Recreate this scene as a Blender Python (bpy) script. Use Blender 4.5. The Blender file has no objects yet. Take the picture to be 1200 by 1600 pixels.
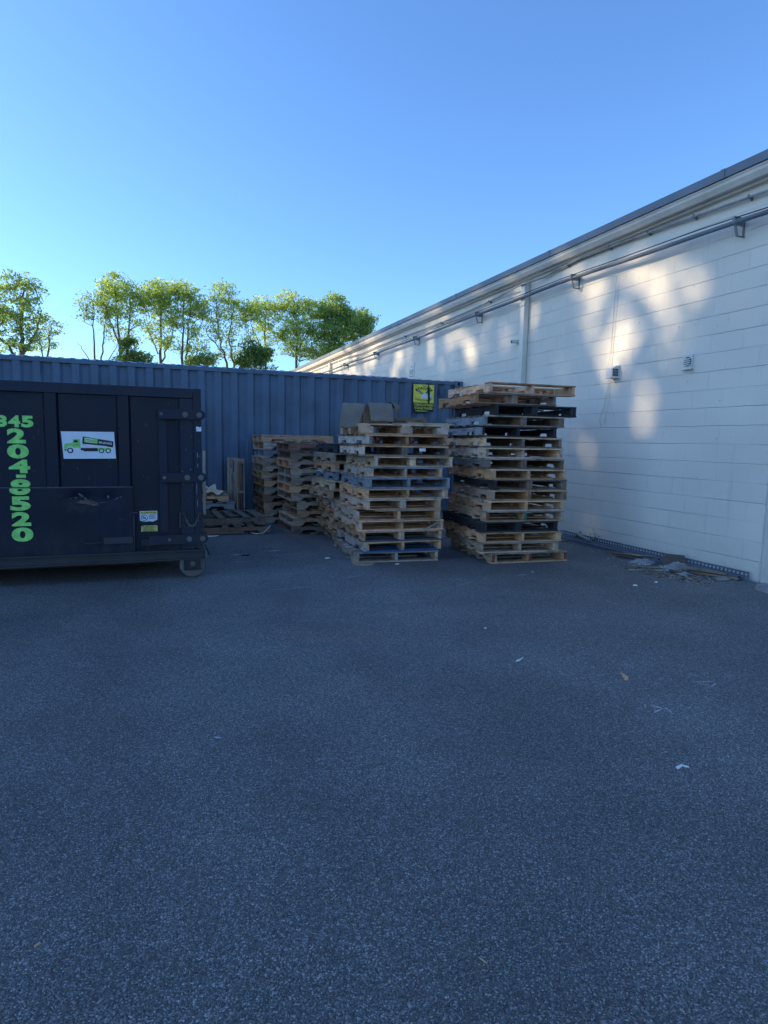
import bpy, bmesh, math, random
from mathutils import Vector, Matrix, noise as mnoise

C = bpy.context.scene.collection
sc = bpy.context.scene
PI = math.pi

# ------------------------------------------------------------------ camera
FPX, YAW, PIT, ROL, HC = 961.25, 0.365245, 0.114204, 0.0196476, 1.39
cd = bpy.data.cameras.new('camera')
cam = bpy.data.objects.new('camera', cd)
C.objects.link(cam)
r0 = Vector((math.cos(YAW), -math.sin(YAW), 0)); h0 = Vector((math.sin(YAW), math.cos(YAW), 0))
fw = h0 * math.cos(PIT) - Vector((0, 0, 1)) * math.sin(PIT)
u0 = r0.cross(fw)
up = u0 * math.cos(ROL) - r0 * math.sin(ROL)
rt = r0 * math.cos(ROL) + u0 * math.sin(ROL)
M = Matrix((rt, up, -fw)).transposed().to_4x4()
M.translation = Vector((0, 0, HC))
cam.matrix_world = M
cd.sensor_fit = 'VERTICAL'; cd.sensor_height = 36.0
cd.lens = FPX / 1600 * 36.0
cd.clip_end = 2000
sc.camera = cam

# ------------------------------------------------------------------ light
SUN_TO = Vector((-.821, .400, .407)).normalized()      # towards the sun, low in the left
world = bpy.data.worlds.new('World'); sc.world = world
world.use_nodes = True
wn = world.node_tree
for n in list(wn.nodes): wn.nodes.remove(n)
wo = wn.nodes.new('ShaderNodeOutputWorld'); wb = wn.nodes.new('ShaderNodeBackground')
sky = wn.nodes.new('ShaderNodeTexSky'); sky.sky_type = 'NISHITA'; sky.sun_disc = False
sky.sun_elevation = math.asin(SUN_TO.z)
sky.sun_rotation = math.atan2(SUN_TO.x, SUN_TO.y)
sky.air_density = 1.0; sky.dust_density = 0.8; sky.ozone_density = 3.0; sky.altitude = 50
wb.inputs['Strength'].default_value = 0.13
tint = wn.nodes.new('ShaderNodeMix'); tint.data_type = 'RGBA'; tint.blend_type = 'MULTIPLY'; tint.inputs[0].default_value = 1
tint.inputs[7].default_value = (.48, .665, .87, 1)      # a deep, saturated evening blue
wn.links.new(sky.outputs[0], tint.inputs[6]); wn.links.new(tint.outputs[2], wb.inputs[0]); wn.links.new(wb.outputs[0], wo.inputs[0])

sl = bpy.data.lights.new('sun', 'SUN'); sl.energy = 2.5; sl.angle = math.radians(0.53); sl.color = (1.0, .80, .52)
so = bpy.data.objects.new('sun', sl); C.objects.link(so)
so.rotation_euler = SUN_TO.to_track_quat('Z', 'Y').to_euler()
sc.view_settings.view_transform = 'Standard'
sc.view_settings.look = 'None'
sc.view_settings.exposure = 1.50
sc.view_settings.gamma = 1.0

# ------------------------------------------------------------------ helpers
class MB:
    """collects polygons (with a per-face tint and grain uv) for one mesh object"""
    def __init__(s):
        s.v = []; s.f = []; s.c = []; s.u = []; s.m = []; s.sm = []
    def face(s, pts, col=(1, 1, 1), uv=None, mi=0, smooth=False):
        b = len(s.v); s.v += [tuple(p) for p in pts]
        s.f.append(tuple(range(b, b + len(pts)))); s.c.append(col); s.u.append(uv); s.m.append(mi); s.sm.append(smooth)
    def grid(s, vs, fs, col=(1, 1, 1), mi=0, smooth=True):
        b = len(s.v); s.v += [tuple(p) for p in vs]
        for f in fs:
            s.f.append(tuple(b + i for i in f)); s.c.append(col); s.u.append(None); s.m.append(mi); s.sm.append(smooth)
    def box(s, x0, x1, y0, y1, z0, z1, col=(1, 1, 1), grain=None, M=None, mi=0, rnd=None, jit=0):
        P = [Vector((x, y, z)) for x in (x0, x1) for y in (y0, y1) for z in (z0, z1)]
        if jit:
            P = [p + Vector((rnd.uniform(-jit, jit), rnd.uniform(-jit, jit), rnd.uniform(-jit, jit) * .3)) for p in P]
        off = (rnd.uniform(0, 50), rnd.uniform(0, 50)) if rnd else (0, 0)
        g = grain if grain is not None else 0
        o1, o2 = [a for a in (0, 1, 2) if a != g]
        uvs = [(p[g] + off[0], p[o1] + p[o2] * 1.31 + off[1]) for p in P]
        if M is not None: P = [M @ p for p in P]
        for q in ((0, 1, 3, 2), (4, 6, 7, 5), (0, 4, 5, 1), (2, 3, 7, 6), (0, 2, 6, 4), (1, 5, 7, 3)):
            s.face([P[i] for i in q], col, [uvs[i] for i in q], mi)
    def prism(s, prof, axis, a0, a1, col=(1, 1, 1), mi=0, rnd=None, M=None, grain=0, smooth=False):
        """prof = 2D polygon; axis = extrude axis; other two coordinates in order"""
        def mk(p, a):
            q = [0, 0, 0]; o = [i for i in (0, 1, 2) if i != axis]
            q[o[0]], q[o[1]] = p; q[axis] = a
            return Vector(q)
        off = (rnd.uniform(0, 50), rnd.uniform(0, 50)) if rnd else (0, 0)
        o1, o2 = [a for a in (0, 1, 2) if a != grain]
        def uv(p): return (p[grain] + off[0], p[o1] + p[o2] * 1.31 + off[1])
        A = [mk(p, a0) for p in prof]; B = [mk(p, a1) for p in prof]
        T = (lambda p: M @ p) if M is not None else (lambda p: p)
        s.face([T(p) for p in A], col, [uv(p) for p in A], mi)
        s.face([T(p) for p in reversed(B)], col, [uv(p) for p in reversed(B)], mi)
        n = len(A)
        for i in range(n):
            j = (i + 1) % n
            q = [A[j], A[i], B[i], B[j]]
            s.face([T(p) for p in q], col, [uv(p) for p in q], mi, smooth)
    def tube(s, pts, rad, n=8, col=(1, 1, 1), mi=0, cap=True, smooth=True):
        pts = [Vector(p) for p in pts]
        if not isinstance(rad, (list, tuple)): rad = [rad] * len(pts)
        rings = []; prev = None
        for i, p in enumerate(pts):
            d = (pts[min(i + 1, len(pts) - 1)] - pts[max(i - 1, 0)])
            if d.length < 1e-9: d = Vector((0, 0, 1))
            d.normalize()
            a = prev if prev is not None else (Vector((1, 0, 0)) if abs(d.x) < .9 else Vector((0, 1, 0)))
            a = (a - d * a.dot(d))
            if a.length < 1e-6: a = d.orthogonal()
            a.normalize(); prev = a; b = d.cross(a)
            rings.append([p + (a * math.cos(2 * PI * k / n) + b * math.sin(2 * PI * k / n)) * rad[i] for k in range(n)])
        vs = [v for r in rings for v in r]; fs = []
        for i in range(len(pts) - 1):
            for k in range(n):
                fs.append((i * n + k, i * n + (k + 1) % n, (i + 1) * n + (k + 1) % n, (i + 1) * n + k))
        s.grid(vs, fs, col, mi, smooth)
        if cap:
            s.grid(rings[0], [tuple(reversed(range(n)))], col, mi, False)
            s.grid(rings[-1], [tuple(range(n))], col, mi, False)
    def build(s, name, mats, parent=None, loc=None, fix=True):
        me = bpy.data.meshes.new(name)
        me.from_pydata(s.v, [], s.f)
        if not isinstance(mats, (list, tuple)): mats = [mats]
        for m in mats: me.materials.append(m)
        ca = me.color_attributes.new('tint', 'FLOAT_COLOR', 'CORNER')
        uvl = me.uv_layers.new(name='grain')
        cc = []; uu = []
        for i, f in enumerate(s.f):
            c = s.c[i]; c4 = (c[0], c[1], c[2], 1.0)
            for k, vi in enumerate(f):
                cc.extend(c4)
                if s.u[i] is None:
                    v = s.v[vi]; uu.extend((v[0] + v[2] * .3, v[1] + v[2]))
                else: uu.extend(s.u[i][k])
        ca.data.foreach_set('color', cc); uvl.data.foreach_set('uv', uu)
        me.polygons.foreach_set('material_index', s.m)
        me.polygons.foreach_set('use_smooth', s.sm)
        me.update()
        if fix:
            bm = bmesh.new(); bm.from_mesh(me)
            bmesh.ops.remove_doubles(bm, verts=bm.verts, dist=1e-6)
            bmesh.ops.recalc_face_normals(bm, faces=bm.faces)
            bm.to_mesh(me); bm.free()
        o = bpy.data.objects.new(name, me); C.objects.link(o)
        if parent is not None: o.parent = parent
        if loc is not None: o.location = loc
        return o

def thing(name, label, cat, loc=(0, 0, 0), rz=0, group=None, rot=None):
    o = bpy.data.objects.new(name, None); C.objects.link(o)
    o.empty_display_size = .2
    o.location = loc; o.rotation_euler = rot if rot else (0, 0, rz)
    o['label'] = label; o['category'] = cat
    if group: o['group'] = group
    return o
def tag(o, label=None, cat=None, group=None, kind=None):
    if label: o['label'] = label
    if cat: o['category'] = cat
    if group: o['group'] = group
    if kind: o['kind'] = kind
    return o

# ------------------------------------------------------------------ materials
def mat(name, rough=.6, metal=0, spec=.35):
    m = bpy.data.materials.new(name); m.use_nodes = True
    nt = m.node_tree; b = nt.nodes['Principled BSDF']
    b.inputs['Roughness'].default_value = rough; b.inputs['Metallic'].default_value = metal
    b.inputs['Specular IOR Level'].default_value = spec
    return m, nt, b
def N(nt, t, **kw):
    n = nt.nodes.new(t)
    for k, v in kw.items():
        if k in ('operation', 'blend_type', 'data_type', 'feature', 'noise_dimensions', 'vector_type', 'distance', 'attribute_name'): setattr(n, k, v)
        else: n.inputs[k].default_value = v
    return n
def math_(nt, op, a, b=None, c=None, clamp=False):
    n = nt.nodes.new('ShaderNodeMath'); n.operation = op; n.use_clamp = clamp
    for i, x in enumerate((a, b, c)):
        if x is None: continue
        if isinstance(x, (int, float)): n.inputs[i].default_value = x
        else: nt.links.new(x, n.inputs[i])
    return n.outputs[0]
def mixc(nt, fac, a, b, blend='MIX'):
    n = nt.nodes.new('ShaderNodeMix'); n.data_type = 'RGBA'; n.blend_type = blend
    for idx, x in ((0, fac), (6, a), (7, b)):
        if isinstance(x, (int, float)): n.inputs[idx].default_value = x
        elif isinstance(x, tuple): n.inputs[idx].default_value = (*x, 1)
        else: nt.links.new(x, n.inputs[idx])
    return n.outputs[2]
def ramp(nt, inp, stops):
    n = nt.nodes.new('ShaderNodeValToRGB'); e = n.color_ramp.elements
    while len(e) < len(stops): e.new(.5)
    for i, (p, c) in enumerate(stops):
        e[i].position = p; e[i].color = (*c, 1) if isinstance(c, tuple) else (c, c, c, 1)
    nt.links.new(inp, n.inputs[0]); return n.outputs[0]
def coords(nt, scale=(1, 1, 1), kind='Object'):
    t = nt.nodes.new('ShaderNodeTexCoord'); mp = nt.nodes.new('ShaderNodeMapping')
    mp.inputs['Scale'].default_value = scale
    nt.links.new(t.outputs[kind], mp.inputs[0]); return mp.outputs[0]
def noise_(nt, vec, scale, detail=4, rough=.55):
    n = nt.nodes.new('ShaderNodeTexNoise'); n.inputs['Scale'].default_value = scale
    n.inputs['Detail'].default_value = detail; n.inputs['Roughness'].default_value = rough
    nt.links.new(vec, n.inputs['Vector']); return n.outputs['Fac']
def bump(nt, b, h, strength=.5, dist=.01):
    n = nt.nodes.new('ShaderNodeBump'); n.inputs['Strength'].default_value = strength; n.inputs['Distance'].default_value = dist
    nt.links.new(h, n.inputs['Height']); nt.links.new(n.outputs[0], b.inputs['Normal']); return n

def plain(name, col, rough=.6, metal=0, var=.15, vs=8, bmp=.0):
    m, nt, b = mat(name, rough, metal)
    v = coords(nt)
    n = noise_(nt, v, vs, 5, .6)
    lo = tuple(c * (1 - var) for c in col); hi = tuple(min(1, c * (1 + var)) for c in col)
    nt.links.new(ramp(nt, n, [(.3, lo), (.7, hi)]), b.inputs['Base Color'])
    if bmp: bump(nt, b, noise_(nt, v, vs * 8, 3), bmp, .003)
    return m

def m_wood():
    m, nt, b = mat('weathered_wood', .85, 0, .25)
    at = nt.nodes.new('ShaderNodeAttribute'); at.attribute_name = 'tint'
    uv = nt.nodes.new('ShaderNodeUVMap'); uv.uv_map = 'grain'
    mp = nt.nodes.new('ShaderNodeMapping'); mp.inputs['Scale'].default_value = (2.2, 45, 1)
    nt.links.new(uv.outputs[0], mp.inputs[0])
    g = noise_(nt, mp.outputs[0], 1.6, 6, .65)
    gr = ramp(nt, g, [(.25, .45), (.5, 1.0), (.8, 1.25)])
    c1 = mixc(nt, 1.0, at.outputs['Color'], gr, 'MULTIPLY')
    # drying cracks and splits along the grain
    mpc = nt.nodes.new('ShaderNodeMapping'); mpc.inputs['Scale'].default_value = (3.5, 70, 1); nt.links.new(uv.outputs[0], mpc.inputs[0])
    crk = ramp(nt, noise_(nt, mpc.outputs[0], 1.0, 4, .6), [(.30, 1.0), (.37, 0.0)])
    c1 = mixc(nt, math_(nt, 'MULTIPLY', crk, .8), c1, (.03, .022, .016))
    # stains
    mp2 = nt.nodes.new('ShaderNodeMapping'); mp2.inputs['Scale'].default_value = (5, 9, 1)
    nt.links.new(uv.outputs[0], mp2.inputs[0])
    st = noise_(nt, mp2.outputs[0], 1.0, 5, .7)
    sr = ramp(nt, st, [(.50, 0.0), (.70, 1.0)])
    c2 = mixc(nt, math_(nt, 'MULTIPLY', sr, .75), c1, (.05, .04, .03))
    wr = ramp(nt, st, [(.22, 1.0), (.36, 0.0)])
    c3 = mixc(nt, math_(nt, 'MULTIPLY', wr, .35), c2, (.42, .38, .33))
    nt.links.new(c3, b.inputs['Base Color'])
    bump(nt, b, g, .5, .004)
    return m
WOOD = m_wood()

def m_asphalt():
    m, nt, b = mat('asphalt', .62, 0, .5)
    v = coords(nt)
    def vor(scale, feat='F1'):
        n = nt.nodes.new('ShaderNodeTexVoronoi'); n.inputs['Scale'].default_value = scale; n.feature = feat
        nt.links.new(v, n.inputs['Vector']); return n
    v1 = vor(230); v2 = vor(120)
    big = noise_(nt, v, .22, 4, .6); med = noise_(nt, v, 1.4, 5, .65); fine = noise_(nt, v, 260, 3, .7)
    sep = nt.nodes.new('ShaderNodeSeparateColor'); nt.links.new(v1.outputs['Color'], sep.inputs[0])
    sep2 = nt.nodes.new('ShaderNodeSeparateColor'); nt.links.new(v2.outputs['Color'], sep2.inputs[0])
    stone = ramp(nt, sep.outputs[0], [(0, (.090, .089, .088)), (.45, (.170, .168, .166)), (.78, (.260, .258, .255)), (.92, (.42, .415, .41)), (1.0, (.64, .635, .63))])
    stone2 = ramp(nt, sep2.outputs[1], [(0, 0), (.93, 0), (.96, 1)])
    st2m = math_(nt, 'MULTIPLY', stone2, math_(nt, 'LESS_THAN', v2.outputs['Distance'], .36))
    c = mixc(nt, math_(nt, 'MULTIPLY', st2m, .65), stone, (.30, .30, .30))
    v3 = vor(48); sep3 = nt.nodes.new('ShaderNodeSeparateColor'); nt.links.new(v3.outputs['Color'], sep3.inputs[0])
    b3 = math_(nt, 'MULTIPLY', math_(nt, 'GREATER_THAN', sep3.outputs[0], .945), math_(nt, 'LESS_THAN', v3.outputs['Distance'], math_(nt, 'MULTIPLY', sep3.outputs[2], .34)))
    c = mixc(nt, math_(nt, 'MULTIPLY', b3, .7), c, (.50, .50, .49))
    c = mixc(nt, 1.0, c, ramp(nt, fine, [(.34, .42), (.66, 1.5)]), 'MULTIPLY')
    c = mixc(nt, 1.0, c, ramp(nt, big, [(.3, .78), (.7, 1.25)]), 'MULTIPLY')
    c = mixc(nt, 1.0, c, ramp(nt, med, [(.3, .84), (.72, 1.18)]), 'MULTIPLY')
    # worn wheel paths, oil drips and pale dusty areas
    trk = noise_(nt, coords(nt, (.55, .12, 1)), 1.0, 3, .5)
    c = mixc(nt, 1.0, c, ramp(nt, trk, [(.38, .86), (.6, 1.12)]), 'MULTIPLY')
    oil = ramp(nt, noise_(nt, v, .9, 6, .62), [(.66, 0.0), (.74, 1.0)])
    c = mixc(nt, math_(nt, 'MULTIPLY', oil, .45), c, (.030, .031, .033))
    dust = ramp(nt, noise_(nt, coords(nt, (1, .6, 1)), 2.6, 7, .72), [(.60, 0.0), (.74, 1.0)])
    c = mixc(nt, math_(nt, 'MULTIPLY', dust, .22), c, (.24, .235, .225))
    grit = ramp(nt, noise_(nt, v, 55, 5, .75), [(.30, .62), (.5, 1.0), (.70, 1.35)])
    c = mixc(nt, 1.0, c, grit, 'MULTIPLY')
    # dust drifted at the yard's far side
    s = nt.nodes.new('ShaderNodeSeparateXYZ'); nt.links.new(v, s.inputs[0])
    nt.links.new(c, b.inputs['Base Color'])
    h = math_(nt, 'ADD', math_(nt, 'MULTIPLY', sep.outputs[1], .8), math_(nt, 'MULTIPLY', v1.outputs['Distance'], -.9))
    h = math_(nt, 'ADD', h, math_(nt, 'MULTIPLY', fine, .6))
    bump(nt, b, h, .8, .008)
    return m
ASPH = m_asphalt()

def m_cmu():
    m, nt, b = mat('painted_block', .75, 0, .3)
    v = coords(nt)
    s = nt.nodes.new('ShaderNodeSeparateXYZ'); nt.links.new(v, s.inputs[0])
    wob = math_(nt, 'MULTIPLY', math_(nt, 'SUBTRACT', noise_(nt, v, 3.0, 3), .5), .008)
    z = math_(nt, 'DIVIDE', math_(nt, 'ADD', math_(nt, 'SUBTRACT', s.outputs[2], .0076), wob), .2032)
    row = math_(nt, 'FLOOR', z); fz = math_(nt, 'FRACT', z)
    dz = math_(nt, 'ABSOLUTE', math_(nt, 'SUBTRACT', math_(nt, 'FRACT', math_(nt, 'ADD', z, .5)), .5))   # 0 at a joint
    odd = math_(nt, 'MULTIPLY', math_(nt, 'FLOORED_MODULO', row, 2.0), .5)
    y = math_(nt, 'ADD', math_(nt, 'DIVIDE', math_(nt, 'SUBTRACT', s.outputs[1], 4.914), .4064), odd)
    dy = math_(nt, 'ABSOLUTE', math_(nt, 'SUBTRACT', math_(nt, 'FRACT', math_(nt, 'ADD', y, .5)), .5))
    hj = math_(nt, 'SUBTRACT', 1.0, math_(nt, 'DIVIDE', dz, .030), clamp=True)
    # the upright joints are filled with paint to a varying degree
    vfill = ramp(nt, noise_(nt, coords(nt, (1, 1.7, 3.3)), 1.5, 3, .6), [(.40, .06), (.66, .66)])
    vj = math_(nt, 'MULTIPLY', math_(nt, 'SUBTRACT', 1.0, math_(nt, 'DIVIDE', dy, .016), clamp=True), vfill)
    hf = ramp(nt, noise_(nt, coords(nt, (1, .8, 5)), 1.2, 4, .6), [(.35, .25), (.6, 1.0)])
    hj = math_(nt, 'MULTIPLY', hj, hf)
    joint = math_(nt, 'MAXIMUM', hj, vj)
    pores = noise_(nt, v, 90, 4, .7)
    h = math_(nt, 'SUBTRACT', math_(nt, 'MULTIPLY', pores, .12), joint)
    h = math_(nt, 'ADD', h, math_(nt, 'MULTIPLY', noise_(nt, v, 2.2, 3), .9))
    bump(nt, b, h, .9, .008)
    big = noise_(nt, coords(nt, (1, .5, 1.0)), 1.1, 5, .6)
    c = ramp(nt, big, [(.3, (.74, .69, .605)), (.7, (.84, .785, .69))])
    # paint differs a little block to block
    cb = nt.nodes.new('ShaderNodeCombineXYZ'); nt.links.new(math_(nt, 'FLOOR', y), cb.inputs[0]); nt.links.new(row, cb.inputs[1])
    wnz = nt.nodes.new('ShaderNodeTexWhiteNoise'); wnz.noise_dimensions = '2D'; nt.links.new(cb.outputs[0], wnz.inputs['Vector'])
    c = mixc(nt, 1.0, c, ramp(nt, wnz.outputs['Value'], [(0, .98), (1, 1.015)]), 'MULTIPLY')
    # splash dirt near the ground, drips under the pipe
    low = math_(nt, 'SUBTRACT', 1.0, math_(nt, 'DIVIDE', s.outputs[2], .45), clamp=True)
    low = math_(nt, 'MULTIPLY', low, noise_(nt, coords(nt, (1, 3, 3)), 2.0, 5, .7))
    c = mixc(nt, math_(nt, 'MULTIPLY', low, .5), c, (.42, .40, .37))
    drip = ramp(nt, noise_(nt, coords(nt, (1, 9, .55)), 1.3, 5, .7), [(.60, 0.0), (.78, 1.0)])
    c = mixc(nt, math_(nt, 'MULTIPLY', drip, .34), c, (.50, .48, .45))
    spots = ramp(nt, noise_(nt, v, 17, 3, .6), [(.715, 0.0), (.735, 1.0)])
    c = mixc(nt, math_(nt, 'MULTIPLY', spots, .5), c, (.25, .25, .25))
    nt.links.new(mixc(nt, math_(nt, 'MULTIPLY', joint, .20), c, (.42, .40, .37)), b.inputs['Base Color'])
    return m
CMU = m_cmu()

def m_paint(name, col, rust=.25, rough=.45, streak=True, rustcol=(.10, .055, .03), scuff=(.22, .23, .25), sc_amt=.3):
    m, nt, b = mat(name, rough, 0, .32)
    v = coords(nt)
    big = noise_(nt, v, 1.6, 5, .6)
    lo = tuple(c * .78 for c in col); hi = tuple(c * 1.22 for c in col)
    c = ramp(nt, big, [(.3, lo), (.7, hi)])
    if streak:
        sv = coords(nt, (14, 14, .9))
        st = ramp(nt, noise_(nt, sv, 1.0, 5, .7), [(.52, 0.0), (.75, 1.0)])
        c = mixc(nt, math_(nt, 'MULTIPLY', st, .35), c, tuple(x * .45 for x in col))
    rn = ramp(nt, noise_(nt, v, 7, 8, .72), [(.64, 0.0), (.70, 1.0)])
    c = mixc(nt, math_(nt, 'MULTIPLY', rn, rust), c, rustcol)
    sn = ramp(nt, noise_(nt, coords(nt, (30, 30, 11)), 1.0, 6, .75), [(.66, 0.0), (.70, 1.0)])
    c = mixc(nt, math_(nt, 'MULTIPLY', sn, sc_amt), c, scuff)
    sz = nt.nodes.new('ShaderNodeSeparateXYZ'); nt.links.new(v, sz.inputs[0])
    low = math_(nt, 'SUBTRACT', 1.0, math_(nt, 'DIVIDE', sz.outputs[2], .62), clamp=True)
    gr = ramp(nt, noise_(nt, coords(nt, (5, 5, 1.6)), 1.6, 7, .72), [(.38, 0.0), (.62, 1.0)])
    c = mixc(nt, math_(nt, 'MULTIPLY', math_(nt, 'MULTIPLY', low, gr), .55), c, (.095, .080, .065))
    run = ramp(nt, noise_(nt, coords(nt, (26, 26, .7)), 1.0, 5, .7), [(.66, 0.0), (.74, 1.0)])
    c = mixc(nt, math_(nt, 'MULTIPLY', run, sc_amt * .55), c, rustcol)
    nt.links.new(c, b.inputs['Base Color'])
    nt.links.new(ramp(nt, big, [(.3, rough - .1), (.7, rough + .15)]), b.inputs['Roughness'])
    bump(nt, b, math_(nt, 'ADD', noise_(nt, v, 3, 3), math_(nt, 'MULTIPLY', noise_(nt, v, 60, 4), .12)), .35, .012)
    return m
NAVY = m_paint('container_paint', (.112, .165, .235), .6, .42, True, sc_amt=.12, scuff=(.13, .17, .22))
NAVY2 = m_paint('container_paint_dark', (.07, .12, .20), .3, .55, True, sc_amt=.1)
ROOFSHEEN = m_paint('container_roof_sky_sheen', (.38, .48, .52), .2, .22, False, sc_amt=.2)  # pale base colour puts the sky's reflection on the ribs into the paint
DUMP = m_paint('dumpster_paint', (.0045, .011, .027), .45, .46, True, sc_amt=.45, scuff=(.09, .10, .13))
DUMP2 = m_paint('dumpster_paint_worn', (.014, .023, .044), .6, .5, True, sc_amt=.6, scuff=(.12, .13, .15))
SEAM = plain('seam_paint', (.07, .09, .13), .5, 0, .4, 20)
SCUFFGLINT = plain('scuff_highlight', (.10, .12, .16), .35, .3, .7, 60)  # pale colour for scuffs that also stands in for the dent highlights
RUSTP = plain('rust', (.16, .10, .07), .8, 0, .5, 60)
WHEELM = m_paint('wheel_steel', (.19, .17, .155), .6, .6, False, rustcol=(.22, .15, .10), sc_amt=.4)
RUSTY = m_paint('rusty_steel', (.050, .052, .060), .8, .65, False, rustcol=(.13, .085, .055), sc_amt=.5)
STEEL = m_paint('galvanised_steel', (.20, .22, .24), .3, .5, True, sc_amt=.3)
PIPEM = m_paint('old_pipe_paint', (.15, .17, .20), .5, .55, False, scuff=(.4, .4, .4), sc_amt=.7)
RACKM = m_paint('rack_paint', (.15, .19, .26), .3, .5, False, sc_amt=.3)
GUT = plain('gutter_paint', (.74, .695, .63), .5, 0, .12, 3)
CONDM = plain('conduit_paint', (.34, .34, .34), .5, 0, .25, 6)
TRIM = plain('trim_paint', (.66, .63, .58), .6, 0, .1, 3)
COP = plain('coping_metal', (.15, .19, .24), .5, 0, .15, 2)
WHITEP = plain('white_plastic', (.66, .66, .64), .5, 0, .08, 20)
BLACKP = plain('black_slot', (.012, .012, .014), .7, 0, .1)
CONC = plain('concrete', (.34, .33, .31), .85, 0, .25, 9, .6)
CARD = plain('brown_cardboard', (.40, .27, .18), .85, 0, .25, 9, .2)
CARD2 = plain('tan_cardboard', (.75, .56, .36), .85, 0, .18, 9, .2)
GREYC = plain('grey_felt_board', (.26, .225, .19), .9, 0, .14, 6, .3)
PAPER = plain('paper', (.85, .84, .80), .7, 0, .1, 20)
SIGNW = plain('sign_white', (.76, .82, .88), .35, 0, .05, 8)
GREEN = plain('vinyl_green', (.34, .84, .20), .5, 0, .22, 22)
LGREEN = plain('truck_green', (.27, .72, .15), .4, 0, .08, 20)
SIGNK = plain('sign_black', (.012, .016, .03), .4, 0, .1)
SIGNG = plain('sign_grey', (.30, .40, .50), .4, 0, .1)
YEL = plain('sign_yellow', (.85, .80, .12), .45, 0, .12, 12)
YEL2 = plain('sticker_yellow', (.60, .62, .16), .5, 0, .3, 40)
BLUEP = plain('pallet_blue', (.04, .13, .34), .7, 0, .3, 12)
LEAFY = None

def m_leaf(name):
    m, nt, b = mat(name, .6, 0, .3)
    at = nt.nodes.new('ShaderNodeAttribute'); at.attribute_name = 'tint'
    nt.links.new(at.outputs['Color'], b.inputs['Base Color'])
    tr = nt.nodes.new('ShaderNodeBsdfTranslucent'); mx = nt.nodes.new('ShaderNodeMixShader'); mx.inputs[0].default_value = .5
    hs = mixc(nt, 1.0, at.outputs['Color'], (1.5, 1.6, .5), 'MULTIPLY')
    nt.links.new(hs, tr.inputs['Color'])
    out = nt.nodes['Material Output']
    nt.links.new(b.outputs[0], mx.inputs[1]); nt.links.new(tr.outputs[0], mx.inputs[2]); nt.links.new(mx.outputs[0], out.inputs['Surface'])
    return m
LEAF = m_leaf('leaves')
BARK = plain('bark', (.16, .12, .095), .9, 0, .35, 4, .8)

def m_film():
    m, nt, b = mat('plastic_film', .25, 0, .6)
    b.inputs['Base Color'].default_value = (.55, .57, .58, 1)
    b.inputs['Alpha'].default_value = .32
    return m
FILM = m_film()

# ------------------------------------------------------------------ ground
g = MB(); g.face([(-500, -500, 0), (500, -500, 0), (500, 500, 0), (-500, 500, 0)])
tag(g.build('ground', ASPH), 'blue grey asphalt yard speckled with pale stone chips', 'ground', kind='structure')
# concrete apron at the door opening
g = MB(); g.prism([(5.50, 2.0), (5.93, 2.0), (5.93, 4.44), (5.80, 4.42), (5.60, 4.28), (5.50, 3.8)], 2, -.02, .012)
tag(g.build('concrete_apron', CONC), 'pale concrete apron in front of the door opening', 'concrete apron', kind='structure')

# thin scrapes on the asphalt
R = random.Random(5)
g = MB()
def sliver(x, y, l, w, a, z=.0015):
    n = 5; top = []; bot = []
    for i in range(n + 1):
        t = i / n; ww = w * 1.25 * math.sin(PI * (t * .9 + .05)) * R.uniform(.5, 1.1)
        cx = x + math.cos(a) * (t - .5) * l; cy = y + math.sin(a) * (t - .5) * l
        top.append((cx - math.sin(a) * ww, cy + math.cos(a) * ww, z)); bot.append((cx + math.sin(a) * ww, cy - math.cos(a) * ww, z))
    for i in range(n): g.face([bot[i], bot[i + 1], top[i + 1], top[i]])
for (x, y, l, w, a) in [(3.17, 2.99, .09, .003, 2.6), (3.15, 2.86, .07, .003, 2.3), (3.10, 2.72, .10, .004, 2.2), (3.06, 2.62, .16, .005, 2.9), (3.08, 2.56, .10, .005, .4), (3.03, 2.60, .08, .004, 2.0),
                        (2.52, 2.43, .07, .007, 2.2), (2.49, 2.39, .09, .008, .3), (2.55, 2.38, .08, .005, 1.4), (2.47, 2.46, .05, .004, .9),
                        (1.25, 5.6, .5, .006, .1), (1.9, 5.9, .3, .008, .3), (1.0, 7.0, .35, .01, .05), (1.45, 7.6, .22, .02, .1), (.95, 7.45, .12, .02, .4), (1.6, 7.3, .45, .007, .05), (2.9, 5.3, .25, .006, .4),
                        (3.7, 5.5, .16, .012, .2), (3.9, 5.6, .08, .02, .8)]:
    sliver(x, y, l, w, a)
SCR = plain('chalky_scrape', (.50, .50, .50), .8, 0, .4, 60)
tag(g.build('ground_scrapes', SCR, fix=False), 'pale chalky scrape marks on the asphalt', 'scrape marks', kind='structure')

# ------------------------------------------------------------------ painted block building
WX = 5.93
bld = thing('building', 'long painted concrete block building with white gutter on the right', 'building', (WX, 4.5, 0))
def bp(mb, name, m, parent=None):      # building part built in world coordinates
    o = mb.build(name, m); par = parent or bld
    o.parent = par; o.location = Vector((0, 0, 0)) - Vector((WX, 4.5, 0)) if par is bld else Vector((0, 0, 0))
    return o
def worldmb(): return MB()
Y1 = 46.0
w = MB()
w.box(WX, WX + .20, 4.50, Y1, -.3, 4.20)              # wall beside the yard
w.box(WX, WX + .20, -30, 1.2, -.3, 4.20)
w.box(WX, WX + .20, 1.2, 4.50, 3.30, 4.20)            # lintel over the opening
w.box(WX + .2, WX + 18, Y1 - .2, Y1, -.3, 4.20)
wo_ = w.build('wall', CMU, bld); wo_.location = (-WX, -4.5, 0)
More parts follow.
